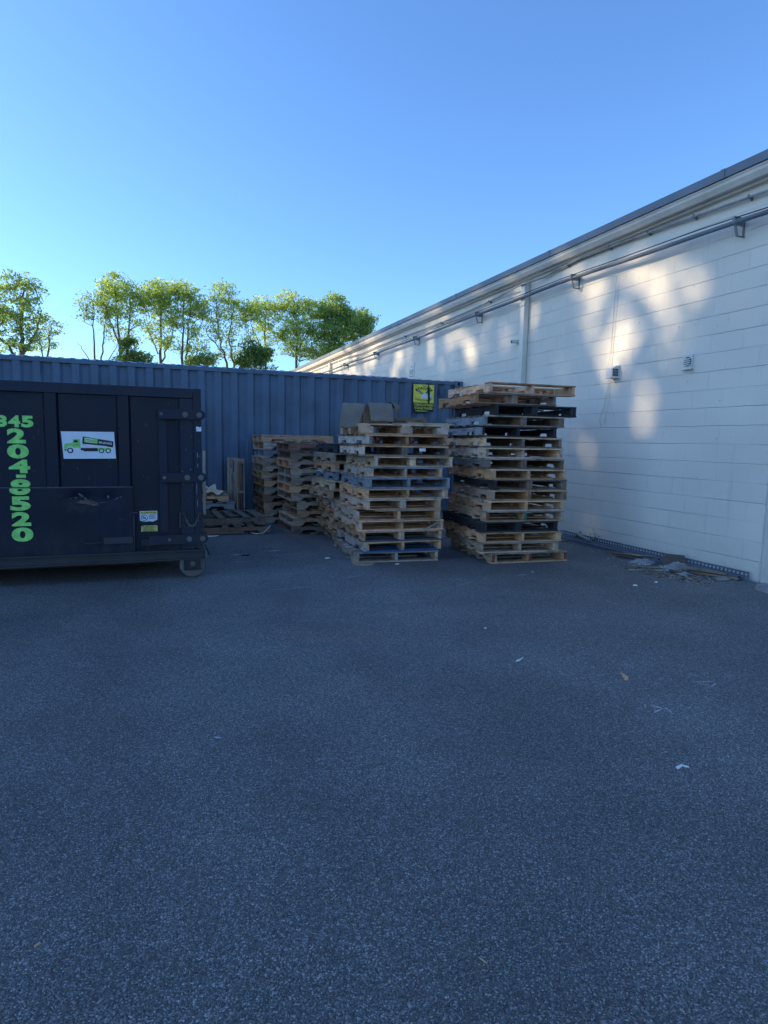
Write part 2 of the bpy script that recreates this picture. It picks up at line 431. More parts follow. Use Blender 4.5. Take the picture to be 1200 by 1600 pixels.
# keep texture coordinates in world metres: the wall mesh is shifted by its parent only
w = MB(); w.box(WX + .08, WX + 18, -30, Y1, 4.20, 4.26)
bp(w, 'roof', COP)
w = MB(); w.prism([(WX - .19, 4.225), (WX - .19, 4.315), (WX + .3, 4.34), (WX + .3, 4.225)], 1, -30, Y1 + .1)
for k in range(17):
    y = -4 + k * 3.05
    w.box(WX - .196, WX - .18, y, y + .05, 4.222, 4.318)
bp(w, 'coping', COP)
# K-style gutter
prof = [(WX - .005, 4.222), (WX - .165, 4.222), (WX - .178, 4.205), (WX - .165, 4.19), (WX - .158, 4.165), (WX - .135, 4.135), (WX - .12, 4.115), (WX - .005, 4.115)]
w = MB(); w.prism(prof, 1, -30, Y1)
gut = bp(w, 'gutter', GUT)
w = MB(); w.box(WX - .05, WX - .002, -30, Y1, 4.085, 4.113)
bp(w, 'fascia_trim', TRIM)
for yd in (9.02, 20.8, 32.6):
    w = MB(); w.prism([(WX - .10, yd - .055), (WX - .012, yd - .055), (WX - .012, yd + .055), (WX - .10, yd + .055)], 2, .15, 4.03)
    w.box(WX - .112, WX - .008, yd - .062, yd + .062, 3.66, 3.70)
    w.box(WX - .112, WX - .008, yd - .062, yd + .062, 1.7, 1.73)
    w.box(WX - .35, WX - .06, yd - .05, yd + .05, .07, .15)
    bp(w, 'downspout', GUT)
# large old pipe on brackets
px = WX - .13
PP = [(-5, 3.58), (2, 3.66), (4.7, 3.725), (5.2, 3.75), (7.8, 3.795), (10.8, 3.78), (14, 3.755), (16.4, 3.75), (20, 3.75), (30, 3.75), (45, 3.75)]
def pz(y):
    for a, b in zip(PP, PP[1:]):
        if a[0] <= y <= b[0]: return a[1] + (b[1] - a[1]) * (y - a[0]) / (b[0] - a[0])
    return 3.75
w = MB(); pts = [(px, y * .5, pz(y * .5) + .006 * math.sin(y * .9)) for y in range(-10, 90)]
w.tube(pts, .025, 10)
pipe = bp(w, 'pipe', PIPEM)
w = MB(); w.tube([(px - .012, y * .5, pz(y * .5) + .042 + .006 * abs(math.sin(y * .7))) for y in range(-10, 90)], .006, 5)
bp(w, 'cable', BLACKP)
for i, y in enumerate((2.2, 5.0, 7.68, 10.5, 13.4, 16.1, 18.9, 23, 28, 34)):
    z = pz(y)
    w = MB()
    w.tube([(px, y - .012, z), (px, y + .022, z)], .031, 10)
    w.box(px - .035, WX, y + .01, y + .014, z - .03, z + .06)
    w.prism([(px - .01, z - .03), (px + .025, z - .13), (px + .032, z - .13), (px + .0, z - .03)], 1, y + .0, y + .03)
    w.box(px + .03, WX, y + .0, y + .03, z - .135, z - .128)
    w.box(WX - .012, WX - .003, y + .01, y + .03, z - .12, z + .04)
    w.box(px - .038, px - .028, y - .0, y + .03, z - .01, z + .05)
    o = w.build('bracket', STEEL); o.parent = pipe
# upper conduit
CP = [(-5, 3.80), (1, 3.90), (4.74, 3.977), (5.51, 4.005), (5.97, 4.030), (6.48, 4.045), (7.07, 4.062), (7.75, 4.07), (8.23, 4.04), (8.5, 4.01), (8.73, 3.985), (9.15, 4.003), (9.86, 3.985), (10.66, 3.956), (11.87, 3.927), (13.3, 3.935), (14.7, 3.946), (16.1, 3.955), (17.5, 3.93), (19, 3.99), (20.7, 4.0), (22.2, 3.99), (30, 3.98), (45, 3.98)]
w = MB(); w.tube([(WX - .045 if not 8.6 < y < 9.5 else WX - .125, y, z) for y, z in CP], .0155, 8)
cond = bp(w, 'conduit', CONDM)
for y in (4.95, 5.65, 6.35, 7.05, 7.95, 10.2, 12.2, 14.2):
    z = [a[1] + (b[1] - a[1]) * (y - a[0]) / (b[0] - a[0]) for a, b in zip(CP, CP[1:]) if a[0] <= y <= b[0]][0]
    w = MB(); w.box(WX - .066, WX, y - .008, y + .008, z - .019, z + .020)
    w.box(WX - .012, WX, y - .01, y + .01, z - .034, z - .018)
    o = w.build('clamp', STEEL); o.parent = cond
# hanging wires down the wall to the little exhaust hood
w = MB()
w.tube([(WX - .008, 6.92, 3.66), (WX - .010, 6.93, 3.2), (WX - .008, 6.945, 2.7), (WX - .03, 6.96, 2.45), (WX - .010, 6.95, 2.2), (WX - .012, 7.0, 1.95), (WX - .012, 7.08, 1.75), (WX - .012, 7.05, 1.66)], .0035, 5)
w.tube([(WX - .008, 6.87, 3.66), (WX - .009, 6.88, 3.2), (WX - .008, 6.90, 2.7), (WX - .010, 6.91, 2.2), (WX - .012, 6.93, 1.95), (WX - .012, 6.98, 1.70)], .003, 5)
w.tube([(WX - .010, 6.91, 2.1), (WX - .012, 6.87, 1.92), (WX - .012, 6.80, 1.80)], .003, 5)
bp(w, 'hanging_wire', GUT)
# exhaust hood
w = MB()
y, z = 6.82, 2.38
w.prism([(WX, z + .085), (WX - .05, z + .08), (WX - .12, z + .04), (WX - .12, z - .075), (WX, z - .075)], 1, y - .06, y + .06)
w.box(WX - .012, WX, y - .070, y + .070, z - .085, z + .092)
w.box(WX - .130, WX, y - .066, y + .066, z - .084, z - .075)
hood = bp(w, 'exhaust_hood', WHITEP)
w = MB()
for k in range(4):
    for j in range(3): w.box(WX - .108 + k * .023, WX - .092 + k * .023, y - .0625, y - .0605, z - .058 + j * .034, z - .030 + j * .034)
o = w.build('grille', BLACKP); o.parent = hood
# round louvre vent
y, z = 5.615, 2.385
w = MB(); w.box(WX - .02, WX, y - .065, y + .065, z - .08, z + .08); w.box(WX - .045, WX, y - .075, y + .075, z - .092, z - .083)
vent = bp(w, 'louvre_vent', WHITEP)
w = MB(); w.tube([(WX - .0225, y, z), (WX - .0205, y, z)], .055, 20)
o = w.build('vent_opening', BLACKP); o.parent = vent
w = MB()
for k in range(4):
    zz = z - .035 + k * .023; hw = math.sqrt(max(0, .053 ** 2 - (zz - z) ** 2))
    w.prism([(WX - .038, zz - .008), (WX - .0235, zz + .006), (WX - .0235, zz + .002), (WX - .038, zz - .012)], 1, y - hw, y + hw)
o = w.build('louvre', WHITEP); o.parent = vent
# small light fitting
w = MB(); y, z = 9.25, 3.12
w.box(WX - .03, WX, y - .03, y + .03, z - .03, z + .04); w.prism([(WX - .14, z + .02), (WX - .03, z + .03), (WX - .03, z - .02), (WX - .13, z - .03)], 1, y - .03, y + .03)
bp(w, 'security_camera', WHITEP)
w = MB(); w.box(WX - .142, WX - .138, 9.24, 9.26, 3.09, 3.13); o = w.build('camera_lens', BLACKP); o.parent = bld; o.location = (-WX, -4.5, 0)
# parking sign on the wall
w = MB(); w.box(WX - .008, WX - .0, 13.66, 14.0, 2.90, 3.24)
sg = bp(w, 'wall_sign', WHITEP)
w = MB()
for zz, a in ((3.18, .03), (3.09, .12), (3.05, .12), (3.01, .09), (2.95, .11)):
    w.box(WX - .011, WX - .0085, 13.83 - a, 13.83 + a, zz - .010, zz + .010)
o = w.build('sign_lettering', STEEL); o.parent = sg
# door frame and shutter in the opening
w = MB(); w.box(WX + .02, WX + .17, 4.38, 4.498, 0, 3.298); bp(w, 'door_jamb', TRIM)
w = MB(); w.box(WX + .02, WX + .17, 1.202, 1.32, 0, 3.298); bp(w, 'door_jamb', TRIM)
w = MB()
for k in range(33): w.prism([(WX + .18, .02 + k * .1), (WX + .165, .05 + k * .1), (WX + .18, .118 + k * .1), (WX + .22, .118 + k * .1), (WX + .22, .02 + k * .1)], 1, 1.25, 4.45)
bp(w, 'roller_door', NAVY2)
w = MB(); w.prism([(7.55, 4.34), (7.62, 4.34), (7.62, 4.50), (7.5, 4.55)], 1, 8.45, 8.53)
bp(w, 'roof_vent', STEEL)

# ------------------------------------------------------------------ shipping containers
def container(x0, x1, yf, h, label, m, phase, W=2.438, front_vent=False):
    root = thing('shipping_container', label, 'shipping container', (x0, yf, 0))
    L = x1 - x0
    def corr(a0, a1, pitch, depth, ph, z0, z1, facing):
        """polyline of (a, d): d = 0 outside, depth inside"""
        pts = []; n = int((a1 - a0) / pitch) + 3
        st = a0 + ((ph - a0) % pitch) - pitch
        for i in range(n):
            s0 = st + i * pitch
            for da, d in ((0, 0), (.098 / .278 * pitch, 0), (.140 / .278 * pitch, depth), (.236 / .278 * pitch, depth)):
                a = s0 + da
                if a0 <= a <= a1: pts.append((a, d))
        return [(a0, pts[0][1])] + pts + [(a1, pts[-1][1])]
    P = corr(.16, L - .16, .278, .048, phase, 0, 0, 0)
    for nm, yy, sgn in (('front_side_panel', .01, 1), ('rear_side_panel', W - .01, -1)):
        mb = MB()
        for (a, d), (b, e) in zip(P, P[1:]):
            if b - a < 1e-5: continue
            mb.face([(a, yy + sgn * d, .17), (b, yy + sgn * e, .17), (b, yy + sgn * e, h - .07), (a, yy + sgn * d, h - .07)])
        mb.build(nm, m, root)
    mb = MB()
    Q = corr(.1, W - .1, .26, .04, .1, 0, 0, 0)
    for (a, d), (b, e) in zip(Q, Q[1:]):
        if b - a > 1e-5: mb.face([(L - .03 - d, a, .17), (L - .03 - e, b, .17), (L - .03 - e, b, h - .07), (L - .03 - d, a, h - .07)])
    mb.build('end_panel', m, root)
    # roof: ribs every 209 mm with sloped ends
    mb = MB(); k = 0; x = .17
    mb.box(.1, L - .1, .055, W - .055, h - .035, h - .030)
    while x + .209 < L - .1:
        a, b, c_, d_ = x, x + .02, x + .105, x + .125
        zt = h + .012; zb = h - .0295
        y0_, y1_, y2_, y3_ = .045, .115, W - .115, W - .045
        mb.face([(a, y0_, zb), (d_, y0_, zb), (c_, y1_, zt), (b, y1_, zt)])
        mb.face([(b, y1_, zt), (c_, y1_, zt), (c_, y2_, zt), (b, y2_, zt)])
        mb.face([(b, y2_, zt), (c_, y2_, zt), (d_, y3_, zb), (a, y3_, zb)])
        mb.face([(a, y0_, zb), (b, y1_, zt), (b, y2_, zt), (a, y3_, zb)])
        mb.face([(d_, y0_, zb), (d_, y3_, zb), (c_, y2_, zt), (c_, y1_, zt)])
        x += .209
    mb.build('roof', ROOFSHEEN, root)
    for nm, z0, z1, d in (('top_rail', h - .075, h - .012, .062), ('bottom_rail', .02, .17, .05)):
        for yy in (0, W - d):
            mb = MB(); mb.box(.15, L - .15, yy, yy + d, z0, z1)
            if nm == 'top_rail' and yy == 0:
                for q in range(int(L / 1.3)): mb.box(.5 + q * 1.3, .56 + q * 1.3, -.004, .01, z0 + .004, z1 + .006)
            mb.build(nm, m, root)
    for xx in (0, L - .15):
        for yy in (0, W - .14):
            mb = MB(); mb.box(xx + .004, xx + .146, yy + .003, yy + .137, .118, h - .118); mb.build('corner_post', m, root)
            for zz in (0, h - .118):
                mb = MB()
                mb.box(xx - .004, xx + .166, yy - .005, yy + .145, zz, zz + .118)
                yo = yy - .0065 if yy == 0 else yy + .1465
                mb.prism([(xx + .083 + .032 * math.cos(t * PI / 5), zz + .06 + .04 * math.sin(t * PI / 5)) for t in range(10)], 1, min(yo, yo + .001), max(yo, yo + .001), mi=1)
                mb.build('corner_casting', [m, BLACKP], root)
    if front_vent:
        mb = MB(); xv = 5.47 - x0
        mb.box(xv - .045, xv + .045, -.018, .012, h - .30, h - .16); mb.box(xv - .05, xv + .05, -.024, -.004, h - .175, h - .155)
        for q in range(3): mb.box(xv - .035, xv + .035, -.022, -.0185, h - .285 + q * .03, h - .27 + q * .03)
        mb.build('vent_box', m, root)
    return root
CY = 11.20
container(5.90 - 12.19, 5.90, CY, 2.615, 'blue corrugated shipping container in front, with a yellow sign near its right end', NAVY, (5.90 - 2.03 - 5.90 + 12.19 - .278 * 20) + .01, front_vent=True)
container(5.78 - 12.19, 5.78, 13.74, 2.905, 'taller dark blue shipping container behind the front one, only its top edge showing', NAVY2, .1)

# ------------------------------------------------------------------ flat lettering helpers
def text_mesh(txt, off=0.0, res=4):
    cu = bpy.data.curves.new('t', 'FONT'); cu.body = txt; cu.size = 1; cu.offset = off; cu.resolution_u = res; cu.fill_mode = 'FRONT'
    o = bpy.data.objects.new('t', cu); C.objects.link(o)
    dg = bpy.context.evaluated_depsgraph_get(); dg.update()
    me = bpy.data.meshes.new_from_object(o.evaluated_get(dg))
    bpy.data.objects.remove(o); bpy.data.curves.remove(cu)
    vs = [v.co.copy() for v in me.vertices]; fs = [tuple(p.vertices) for p in me.polygons]
    bpy.data.meshes.remove(me)
    return vs, fs
def put_text(mb, txt, x0, x1, z0, z1, y, off=0.0, mi=0, rot=0, warp=None):
    vs, fs = text_mesh(txt, off)
    a0 = min(v.x for v in vs); a1 = max(v.x for v in vs); b0 = min(v.y for v in vs); b1 = max(v.y for v in vs)
    P = []
    for v in vs:
        u = (v.x - a0) / (a1 - a0); t = (v.y - b0) / (b1 - b0)
        x = x0 + (x1 - x0) * u; z = z0 + (z1 - z0) * t
        if warp: x, z = warp(u, t, x, z)
        if rot:
            cx, cz = (x0 + x1) / 2, (z0 + z1) / 2
            dx, dz = x - cx, z - cz
            x = cx + dx * math.cos(rot) - dz * math.sin(rot); z = cz + dx * math.sin(rot) + dz * math.cos(rot)
        P.append((x, y, z))
    mb.grid(P, fs, mi=mi, smooth=False)
def poly(mb, pts, y, th=.0008, mi=0):
    mb.prism(pts, 1, y, y + th, mi=mi)
def disc(cx, cz, r, n=20, sx=1): return [(cx + r * sx * math.cos(2 * PI * k / n), cz + r * math.sin(2 * PI * k / n)) for k in range(n)]

# yellow sign hung on the container
sx0, sx1, sz1, sz0 = 4.845, 5.285, 2.512, 2.16
sgn = thing('container_sign', 'torn yellow eagle sign with black lettering on the blue container', 'sign', (5.06, CY, 2.3))
def S(u, t): return (sx0 + (sx1 - sx0) * u, sz0 + (sz1 - sz0) * t)
def sb(mb, nm, m):
    o = mb.build(nm, m, fix=False); o.parent = sgn; o.location = (-5.06, -CY, -2.3); return o
yS = CY - .012
mb = MB(); poly(mb, [S(0, 0), S(.70, 0), S(.705, .3), S(.68, .6), S(.70, 1), S(0, 1)], yS, .004); poly(mb, [S(.79, 0), S(1, 0), S(1, 1), S(.76, 1), S(.80, .6), S(.86, .35)], yS, .004)
sb(mb, 'yellow_plate', YEL)
mb = MB()
yT = yS - .001
put_text(mb, 'The', *[S(.44, 0)[0], S(.58, 0)[0], S(0, .88)[1], S(0, .95)[1]], yT, .01)
put_text(mb, 'EAGLE', S(.20, 0)[0], S(.86, 0)[0], S(0, .70)[1], S(0, .87)[1], yT, .02, warp=lambda u, t, x, z: (x, z + .03 * (1 - (2 * u - 1) ** 2) - .02))
put_text(mb, 'LEASING COMPANY', S(.08, 0)[0], S(.92, 0)[0], S(0, .12)[1], S(0, .21)[1], yT, .015, warp=lambda u, t, x, z: (x, z - .035 * (1 - (2 * u - 1) ** 2) + .02))
poly(mb, [S(.06, .72), S(.14, .76), S(.26, .70), S(.36, .60), S(.50, .50), S(.40, .48), S(.28, .56), S(.14, .64)], yT)
poly(mb, [S(.55, .50), S(.64, .62), S(.69, .68), S(.69, .60), S(.62, .50)], yT)
poly(mb, [S(.82, .62), S(.94, .70), S(.90, .76), S(.82, .70)], yT)
for u, t in ((.07, .9), (.1, .82), (.05, .35), (.12, .28), (.9, .92), (.93, .8)): poly(mb, [S(u, t), S(u + .03, t), S(u + .015, t + .03)], yT)
sb(mb, 'black_print', SIGNK)
mb = MB(); poly(mb, [S(.34, .24), S(.66, .24), S(.68, .44), S(.62, .52), S(.50, .56), S(.46, .48), S(.38, .36)], yT - .001)
poly(mb, [S(.14, .70), S(.22, .70), S(.34, .58), S(.46, .50), S(.36, .54), S(.24, .64)], yT - .001)
poly(mb, [S(.80, .26), S(.86, .40), S(.83, .58), S(.80, .44)], yT - .001)
sb(mb, 'eagle_print', SIGNW)
mb = MB(); poly(mb, [(4.855, 1.955), (5.15, 1.955), (5.15, 2.155), (4.855, 2.155)], yS, .003); poly(mb, [(5.195, 2.0), (5.28, 1.99), (5.28, 2.155), (5.195, 2.155)], yS, .003)
sb(mb, 'black_plate', SIGNK)
mb = MB()
put_text(mb, 'STORAGE CONTAINERS', 4.86, 5.275, 2.095, 2.145, yT, .02)
put_text(mb, 'STORAGE TRAILERS', 4.87, 5.26, 2.03, 2.08, yT, .02)
for k in range(9): poly(mb, [(4.90 + k * .027, 1.99), (4.918 + k * .027, 1.99), (4.918 + k * .027, 2.008), (4.90 + k * .027, 2.008)], yT)
sb(mb, 'green_lettering', YEL)

# ------------------------------------------------------------------ roll-off dumpster
DY = 6.35
dmp = thing('dumpster', 'dark navy roll off dumpster with green phone number down its side', 'dumpster', (0.0, DY, 0))
def dpart(mb, nm, m, par=None, fix=True):
    o = mb.build(nm, m, fix=fix); o.parent = par or dmp
    if par is None or par is dmp: o.location = (0, -DY, 0)
    return o
XL, XR, DB = -6.1, .46, DY + 2.4
# side wall sheet (with the dent pushed into the lower plate)
mb = MB(); mb.box(XL, XR - .02, DY + .030, DY + .040, .28, 1.80); dpart(mb, 'side_wall', DUMP)
mb = MB(); mb.box(XL, XR - .02, DB - .065, DB - .055, .28, 1.80); dpart(mb, 'far_side_wall', DUMP)
mb = MB(); mb.box(XL, XL + .06, DY + .041, DB - .066, .28, 1.80); dpart(mb, 'front_wall', DUMP)
mb = MB(); mb.box(XL + .061, XR - .04, DY + .041, DB - .066, .282, .30); dpart(mb, 'floor_plate', RUSTY)
mb = MB(); mb.box(XR - .019, XR + .02, DY + .07, DB - .07, .29, 1.86)
dpart(mb, 'rear_door', DUMP)
# lower patch plate with dents
mb = MB(); NXp, NZp = 120, 26; vs = []
xa, xb_, za, zb_ = -6.0, -.155, .285, .905
for j in range(NZp + 1):
    for i in range(NXp + 1):
        x = xa + (xb_ - xa) * (i / NXp) ** .45; z = za + (zb_ - za) * j / NZp
        d = 0
        d += .030 * math.exp(-(((x + .60) / .10) ** 2 + ((z - .80) / .055) ** 2))
        d += .018 * math.exp(-(((x + .36) / .07) ** 2 + ((z - .79) / .06) ** 2))
        d += .014 * math.exp(-(((x + .48) / .20) ** 2 + ((z - .73) / .03) ** 2)) * math.sin(x * 60)
        d += .006 * (mnoise.noise(Vector((x * 2.3, z * 3.1, 3))) + .5)
        if min((x + .891) % .608, 1) < .128: d -= .004
        vs.append((x, DY - .0075 + max(min(d, .022), -.003), z))
fs = [(j * (NXp + 1) + i, j * (NXp + 1) + i + 1, (j + 1) * (NXp + 1) + i + 1, (j + 1) * (NXp + 1) + i) for j in range(NZp) for i in range(NXp)]
mb.grid(vs, fs); dpart(mb, 'patch_plate', DUMP)
mb = MB(); mb.box(xa, xb_, DY - .016, DY + .02, .9055, .915); dpart(mb, 'seam_strip', SEAM)
for k in range(9):
    x = -.891 + .608 - k * .608
    mb = MB(); mb.prism([(x, DY + .029), (x + .016, DY), (x + .110, DY), (x + .128, DY + .029)], 2, .915 if x < -.2 else .29, 1.768)
    if x < -.2: pass
    dpart(mb, 'stiffener', DUMP)
    mb = MB(); mb.box(x, x + .128, DB - .054, DB, .29, 1.768); dpart(mb, 'stiffener', DUMP)
for yy in (DY - .006, DB - .064):
    mb = MB(); mb.prism([(yy, 1.772), (yy + .02, 1.768), (yy + .07, 1.768), (yy + .07, 1.868), (yy, 1.862)], 0, XL, XR - .055)
    dpart(mb, 'top_rail', DUMP2)
mb = MB(); mb.box(.286, .408, DY - .002, DY + .029, .285, 1.766); dpart(mb, 'rear_post', DUMP2)
mb = MB(); mb.box(.412, .486, DY - .008, DY + .068, .30, 1.862); dpart(mb, 'door_post', DUMP2)
mb = MB(); mb.box(.09, .162, DY + .012, DY + .029, .46, 1.60); dpart(mb, 'hinge_bar', DUMP2)
def strap(x0, x1, z0, z1, notch=False):
    cz = (z0 + z1) / 2; r = (z1 - z0) / 2
    pr = [(x0, z0), (x1 - r, z0)] + [(x1 - r + r * math.sin(t * PI / 8), cz - r * math.cos(t * PI / 8)) for t in range(1, 8)] + [(x1 - r, z1), (x0, z1)]
    mb = MB(); mb.prism(pr, 1, DY - .034, DY - .010); o = dpart(mb, 'hinge_strap', DUMP2)
    return o
for (x0, x1, z0, z1, bx) in ((.085, .525, 1.565, 1.655, (.118, .335, .465)), (.10, .532, .955, 1.045, (.135, .345, .475)), (-.02, .538, .345, .435, (.17, .355, .482))):
    o = strap(x0, x1, z0, z1)
    cz = (z0 + z1) / 2
    for i, b_ in enumerate(bx):
        mb = MB(); rr = .016 if i == 0 else .027
        mb.tube([(b_, DY - .0345, cz), (b_, DY - .043, cz)], rr, 14); mb.tube([(b_, DY - .043, cz), (b_, DY - .056, cz)], rr * .55, 6)
        q = mb.build('bolt', WHEELM); q.parent = o
mb = MB(); mb.box(-.09, .09, DY - .004, DY + .029, .335, .40); dpart(mb, 'gusset_plate', DUMP2)
# bottom flange (channel) and under-frame
for yy, s in ((DY, -1), (DB, 1)):
    a, b_ = (DY - .05, DY + .05) if s < 0 else (DB - .05, DB + .05)
    mb = MB()
    mb.box(XL, .505, a, b_, .272, .282); mb.box(XL, .505, a, b_, .185, .197); mb.box(XL, .50, a + .035, b_ - .035, .197, .272)
    dpart(mb, 'side_rail', RUSTY)
mb = MB(); mb.box(.506, .512, DY - .05, DY + .05, .185, .282); dpart(mb, 'rail_end_cap', STEEL)
for yy in (DY + .55, DB - .62):
    mb = MB(); mb.box(XL, .40, yy, yy + .08, .055, .184); dpart(mb, 'long_sill', RUSTY)
mb = MB()
for k in range(13): mb.box(XL + .2 + k * .5, XL + .26 + k * .5, DY + .06, DB - .06, .19, .278)
dpart(mb, 'cross_member', RUSTY)
for yy in (DY - .01, DB - .12):
    mb = MB(); cx, cz, r = .385, .126, .126
    mb.tube([(cx, yy, cz), (cx, yy + .012, cz), (cx, yy + .012, cz), (cx, yy + .11, cz), (cx, yy + .122, cz)], [r - .008, r, r, r, r - .008], 32)
    wh = dpart(mb, 'wheel', WHEELM)
    mb = MB(); mb.tube([(cx, yy - .03, cz + .015), (cx, yy - .001, cz + .015)], .026, 12); mb.tube([(cx, yy - .045, cz + .015), (cx, yy - .03, cz + .015)], .014, 6)
    q = mb.build('hub', WHEELM); q.parent = wh
    mb = MB(); mb.box(cx - .085, cx + .075, yy - .014, yy - .002, .088, .184); mb.box(cx - .085, cx + .085, yy - .026, yy - .002, .078, .087)
    q = mb.build('wheel_bracket', DUMP2); q.parent = dmp; q.location = (0, -DY, 0)
# chain
mb = MB(); pts = []
for k in range(12):
    t = k / 11; x = .315 + .135 * t; z = .632 - .115 * (1 - (2 * t - 1) ** 2) ** .8
    pts.append((x, z))
for k in range(11):
    (xa_, za_), (xb2, zb2) = pts[k], pts[k + 1]
    c = Vector(((xa_ + xb2) / 2, DY - .022, (za_ + zb2) / 2)); d = Vector((xb2 - xa_, 0, zb2 - za_)).normalized()
    nrm = Vector((0, 1, 0)) if k % 2 else d.cross(Vector((0, 1, 0)))
    side = d.cross(nrm)
    ring = [c + d * .017 * math.cos(2 * PI * q / 10) + side * .0085 * math.sin(2 * PI * q / 10) for q in range(11)]
    mb.tube(ring, .0032, 6, cap=False)
dpart(mb, 'chain', WHEELM)
mb = MB(); mb.box(.262, .284, DY - .016, DY + .012, .50, .66); mb.box(.275, .32, DY - .03, DY - .008, .635, .655); dpart(mb, 'latch_lug', RUSTY)
mb = MB(); mb.box(.43, .475, DY - .03, DY - .009, .635, .652); dpart(mb, 'latch_lug', RUSTY)
# tie-down rod, handle
mb = MB(); mb.tube([(-.150, DY - .02, .285), (-.150, DY - .024, .60), (-.150, DY - .012, .64)], .007, 8); mb.box(-.165, -.115, DY - .012, DY - .0085, .655, .668); dpart(mb, 'tie_rod', RUSTY)
mb = MB(); mb.tube([(-.60, DY - .010, .40), (-.585, DY - .035, .385), (-.44, DY - .035, .382), (-.425, DY - .010, .398)], .006, 8); mb.box(-.42, -.165, DY - .026, DY - .0125, .37, .43); dpart(mb, 'pull_handle', RUSTY)
mb = MB(); mb.tube([(.50, DY - .02, .33), (.528, DY - .03, .27), (.545, DY - .03, .22)], .005, 6); dpart(mb, 'rubber_strap', BLACKP)
# green vinyl numbers
yF = DY + .0285; yP = DY - .0125
mb = MB()
for ch, a, b_ in (('8', -1.272, -1.178), ('4', -1.170, -1.075), ('5', -1.068, -.970)):
    put_text(mb, ch, a, b_, 1.452, 1.558, DY + .0285, .052)
for ch, a, b_, z0, z1 in (('2', -1.185, -1.037, 1.308, 1.442), ('0', -1.190, -1.018, 1.172, 1.300), ('4', -1.183, -1.013, 1.040, 1.163)):
    put_text(mb, ch, a, b_, z0, z1, yF, .052)
poly(mb, [(-1.128, .998), (-1.050, .998), (-1.050, 1.028), (-1.128, 1.028)], yF - .0008)
# the 8 straddles the seam: upper half on the sheet, lower half on the patch plate
vs, fs = text_mesh('8', .052)
a0 = min(v.x for v in vs); a1 = max(v.x for v in vs); b0 = min(v.y for v in vs); b1 = max(v.y for v in vs)
bm = bmesh.new()
bv = [bm.verts.new((-1.180 + .167 * (v.x - a0) / (a1 - a0), .845 + .142 * (v.y - b0) / (b1 - b0), 0)) for v in vs]
for f in fs:
    try: bm.faces.new([bv[i] for i in f])
    except ValueError: pass
bmesh.ops.bisect_plane(bm, geom=bm.verts[:] + bm.edges[:] + bm.faces[:], plane_co=(0, .910, 0), plane_no=(0, 1, 0))
for f in bm.faces:
    c = f.calc_center_median(); yy = yF if c.y > .910 else yP
    if c.y > .915 or c.y < .905 or True:
        mb.face([(v.co.x, yy if c.y > .91 else DY - .0145, v.co.y) for v in f.verts])
bm.free()
for ch, a, b_, z0, z1 in (('5', -1.178, -1.015, .702, .833), ('2', -1.172, -1.018, .562, .692), ('0', -1.178, -1.004, .418, .550)):
    put_text(mb, ch, a, b_, z0, z1, DY - .0145, .052)
dpart(mb, 'phone_number', GREEN, fix=False)
# white truck sign
def T(x, y): return (-.749 + (x - 50) / 1005 * .446, 1.424 - (y - 95) / 515 * .250)
yq = DY - .006
mb = MB(); poly(mb, [T(50, 95), T(85, 610), T(1080, 598), T(1055, 85)], yq, .004); tsg = dpart(mb, 'truck_sign', SIGNW)
def tpart(mb, nm, m):
    o = mb.build(nm, m, fix=False); o.parent = tsg; return o
y1 = yq - .001
mb = MB()
poly(mb, [T(100, 360), T(120, 325), T(265, 300), T(270, 235), T(400, 235), T(405, 395), T(270, 395), T(235, 375), T(190, 375), T(150, 400), T(135, 435), T(103, 440)], y1)
poly(mb, [T(730, 395), T(990, 395), T(990, 450), T(730, 450)], y1)
poly(mb, [T(485, 200), T(740, 228), T(725, 315), T(478, 290)], y1 - .0016)
tpart(mb, 'truck_print_green', LGREEN)
mb = MB()
poly(mb, [T(455, 188), T(480, 185), T(1040, 268), T(1028, 382), T(900, 368), T(440, 322)], y1 - .0008)
poly(mb, [T(408, 402), T(730, 398), T(735, 462), T(470, 466), T(455, 448), T(408, 445)], y1)
for cx, r in ((212, 58), (803, 52), (932, 52)): poly(mb, disc(*T(cx, 450), r / 1005 * .446), y1 - .001)
poly(mb, [T(285, 255), T(355, 255), T(358, 298), T(283, 298)], y1 - .0012)
poly(mb, [T(100, 435), T(150, 430), T(130, 462), T(110, 455)], y1)
poly(mb, [T(290, 340), T(375, 340), T(375, 346), T(290, 346)], y1 - .0012)
for yy in (238, 262): poly(mb, [T(510, yy), T(640, yy + 14), T(640, yy + 20), T(510, yy + 6)], y1 - .003)
tpart(mb, 'truck_print_black', SIGNK)
mb = MB()
for cx, r in ((212, 34), (803, 32), (932, 32)): poly(mb, disc(*T(cx, 450), r / 1005 * .446), y1 - .002)
a_, b_ = T(755, 300), T(1010, 300)
put_text(mb, '845-204-8520', T(755, 0)[0], T(1010, 0)[0], T(0, 322)[1], T(0, 280)[1], y1 - .002, .02, rot=-.11)
poly(mb, [T(500, 325), T(915, 362), T(915, 374), T(560, 350)], y1 - .002)
poly(mb, [T(520, 345), T(560, 352), T(880, 385), T(700, 388), T(575, 372)], y1 - .0012)
poly(mb, [T(305, 420), T(405, 412), T(405, 432), T(305, 438)], y1)
poly(mb, [T(310, 448), T(405, 445), T(400, 470), T(312, 472)], y1)
for yy in (215, 247, 276): poly(mb, [T(505, yy), T(650, yy + 15), T(648, yy + 27), T(515, yy + 14)], y1 - .0028)
tpart(mb, 'truck_print_white', PAPER)
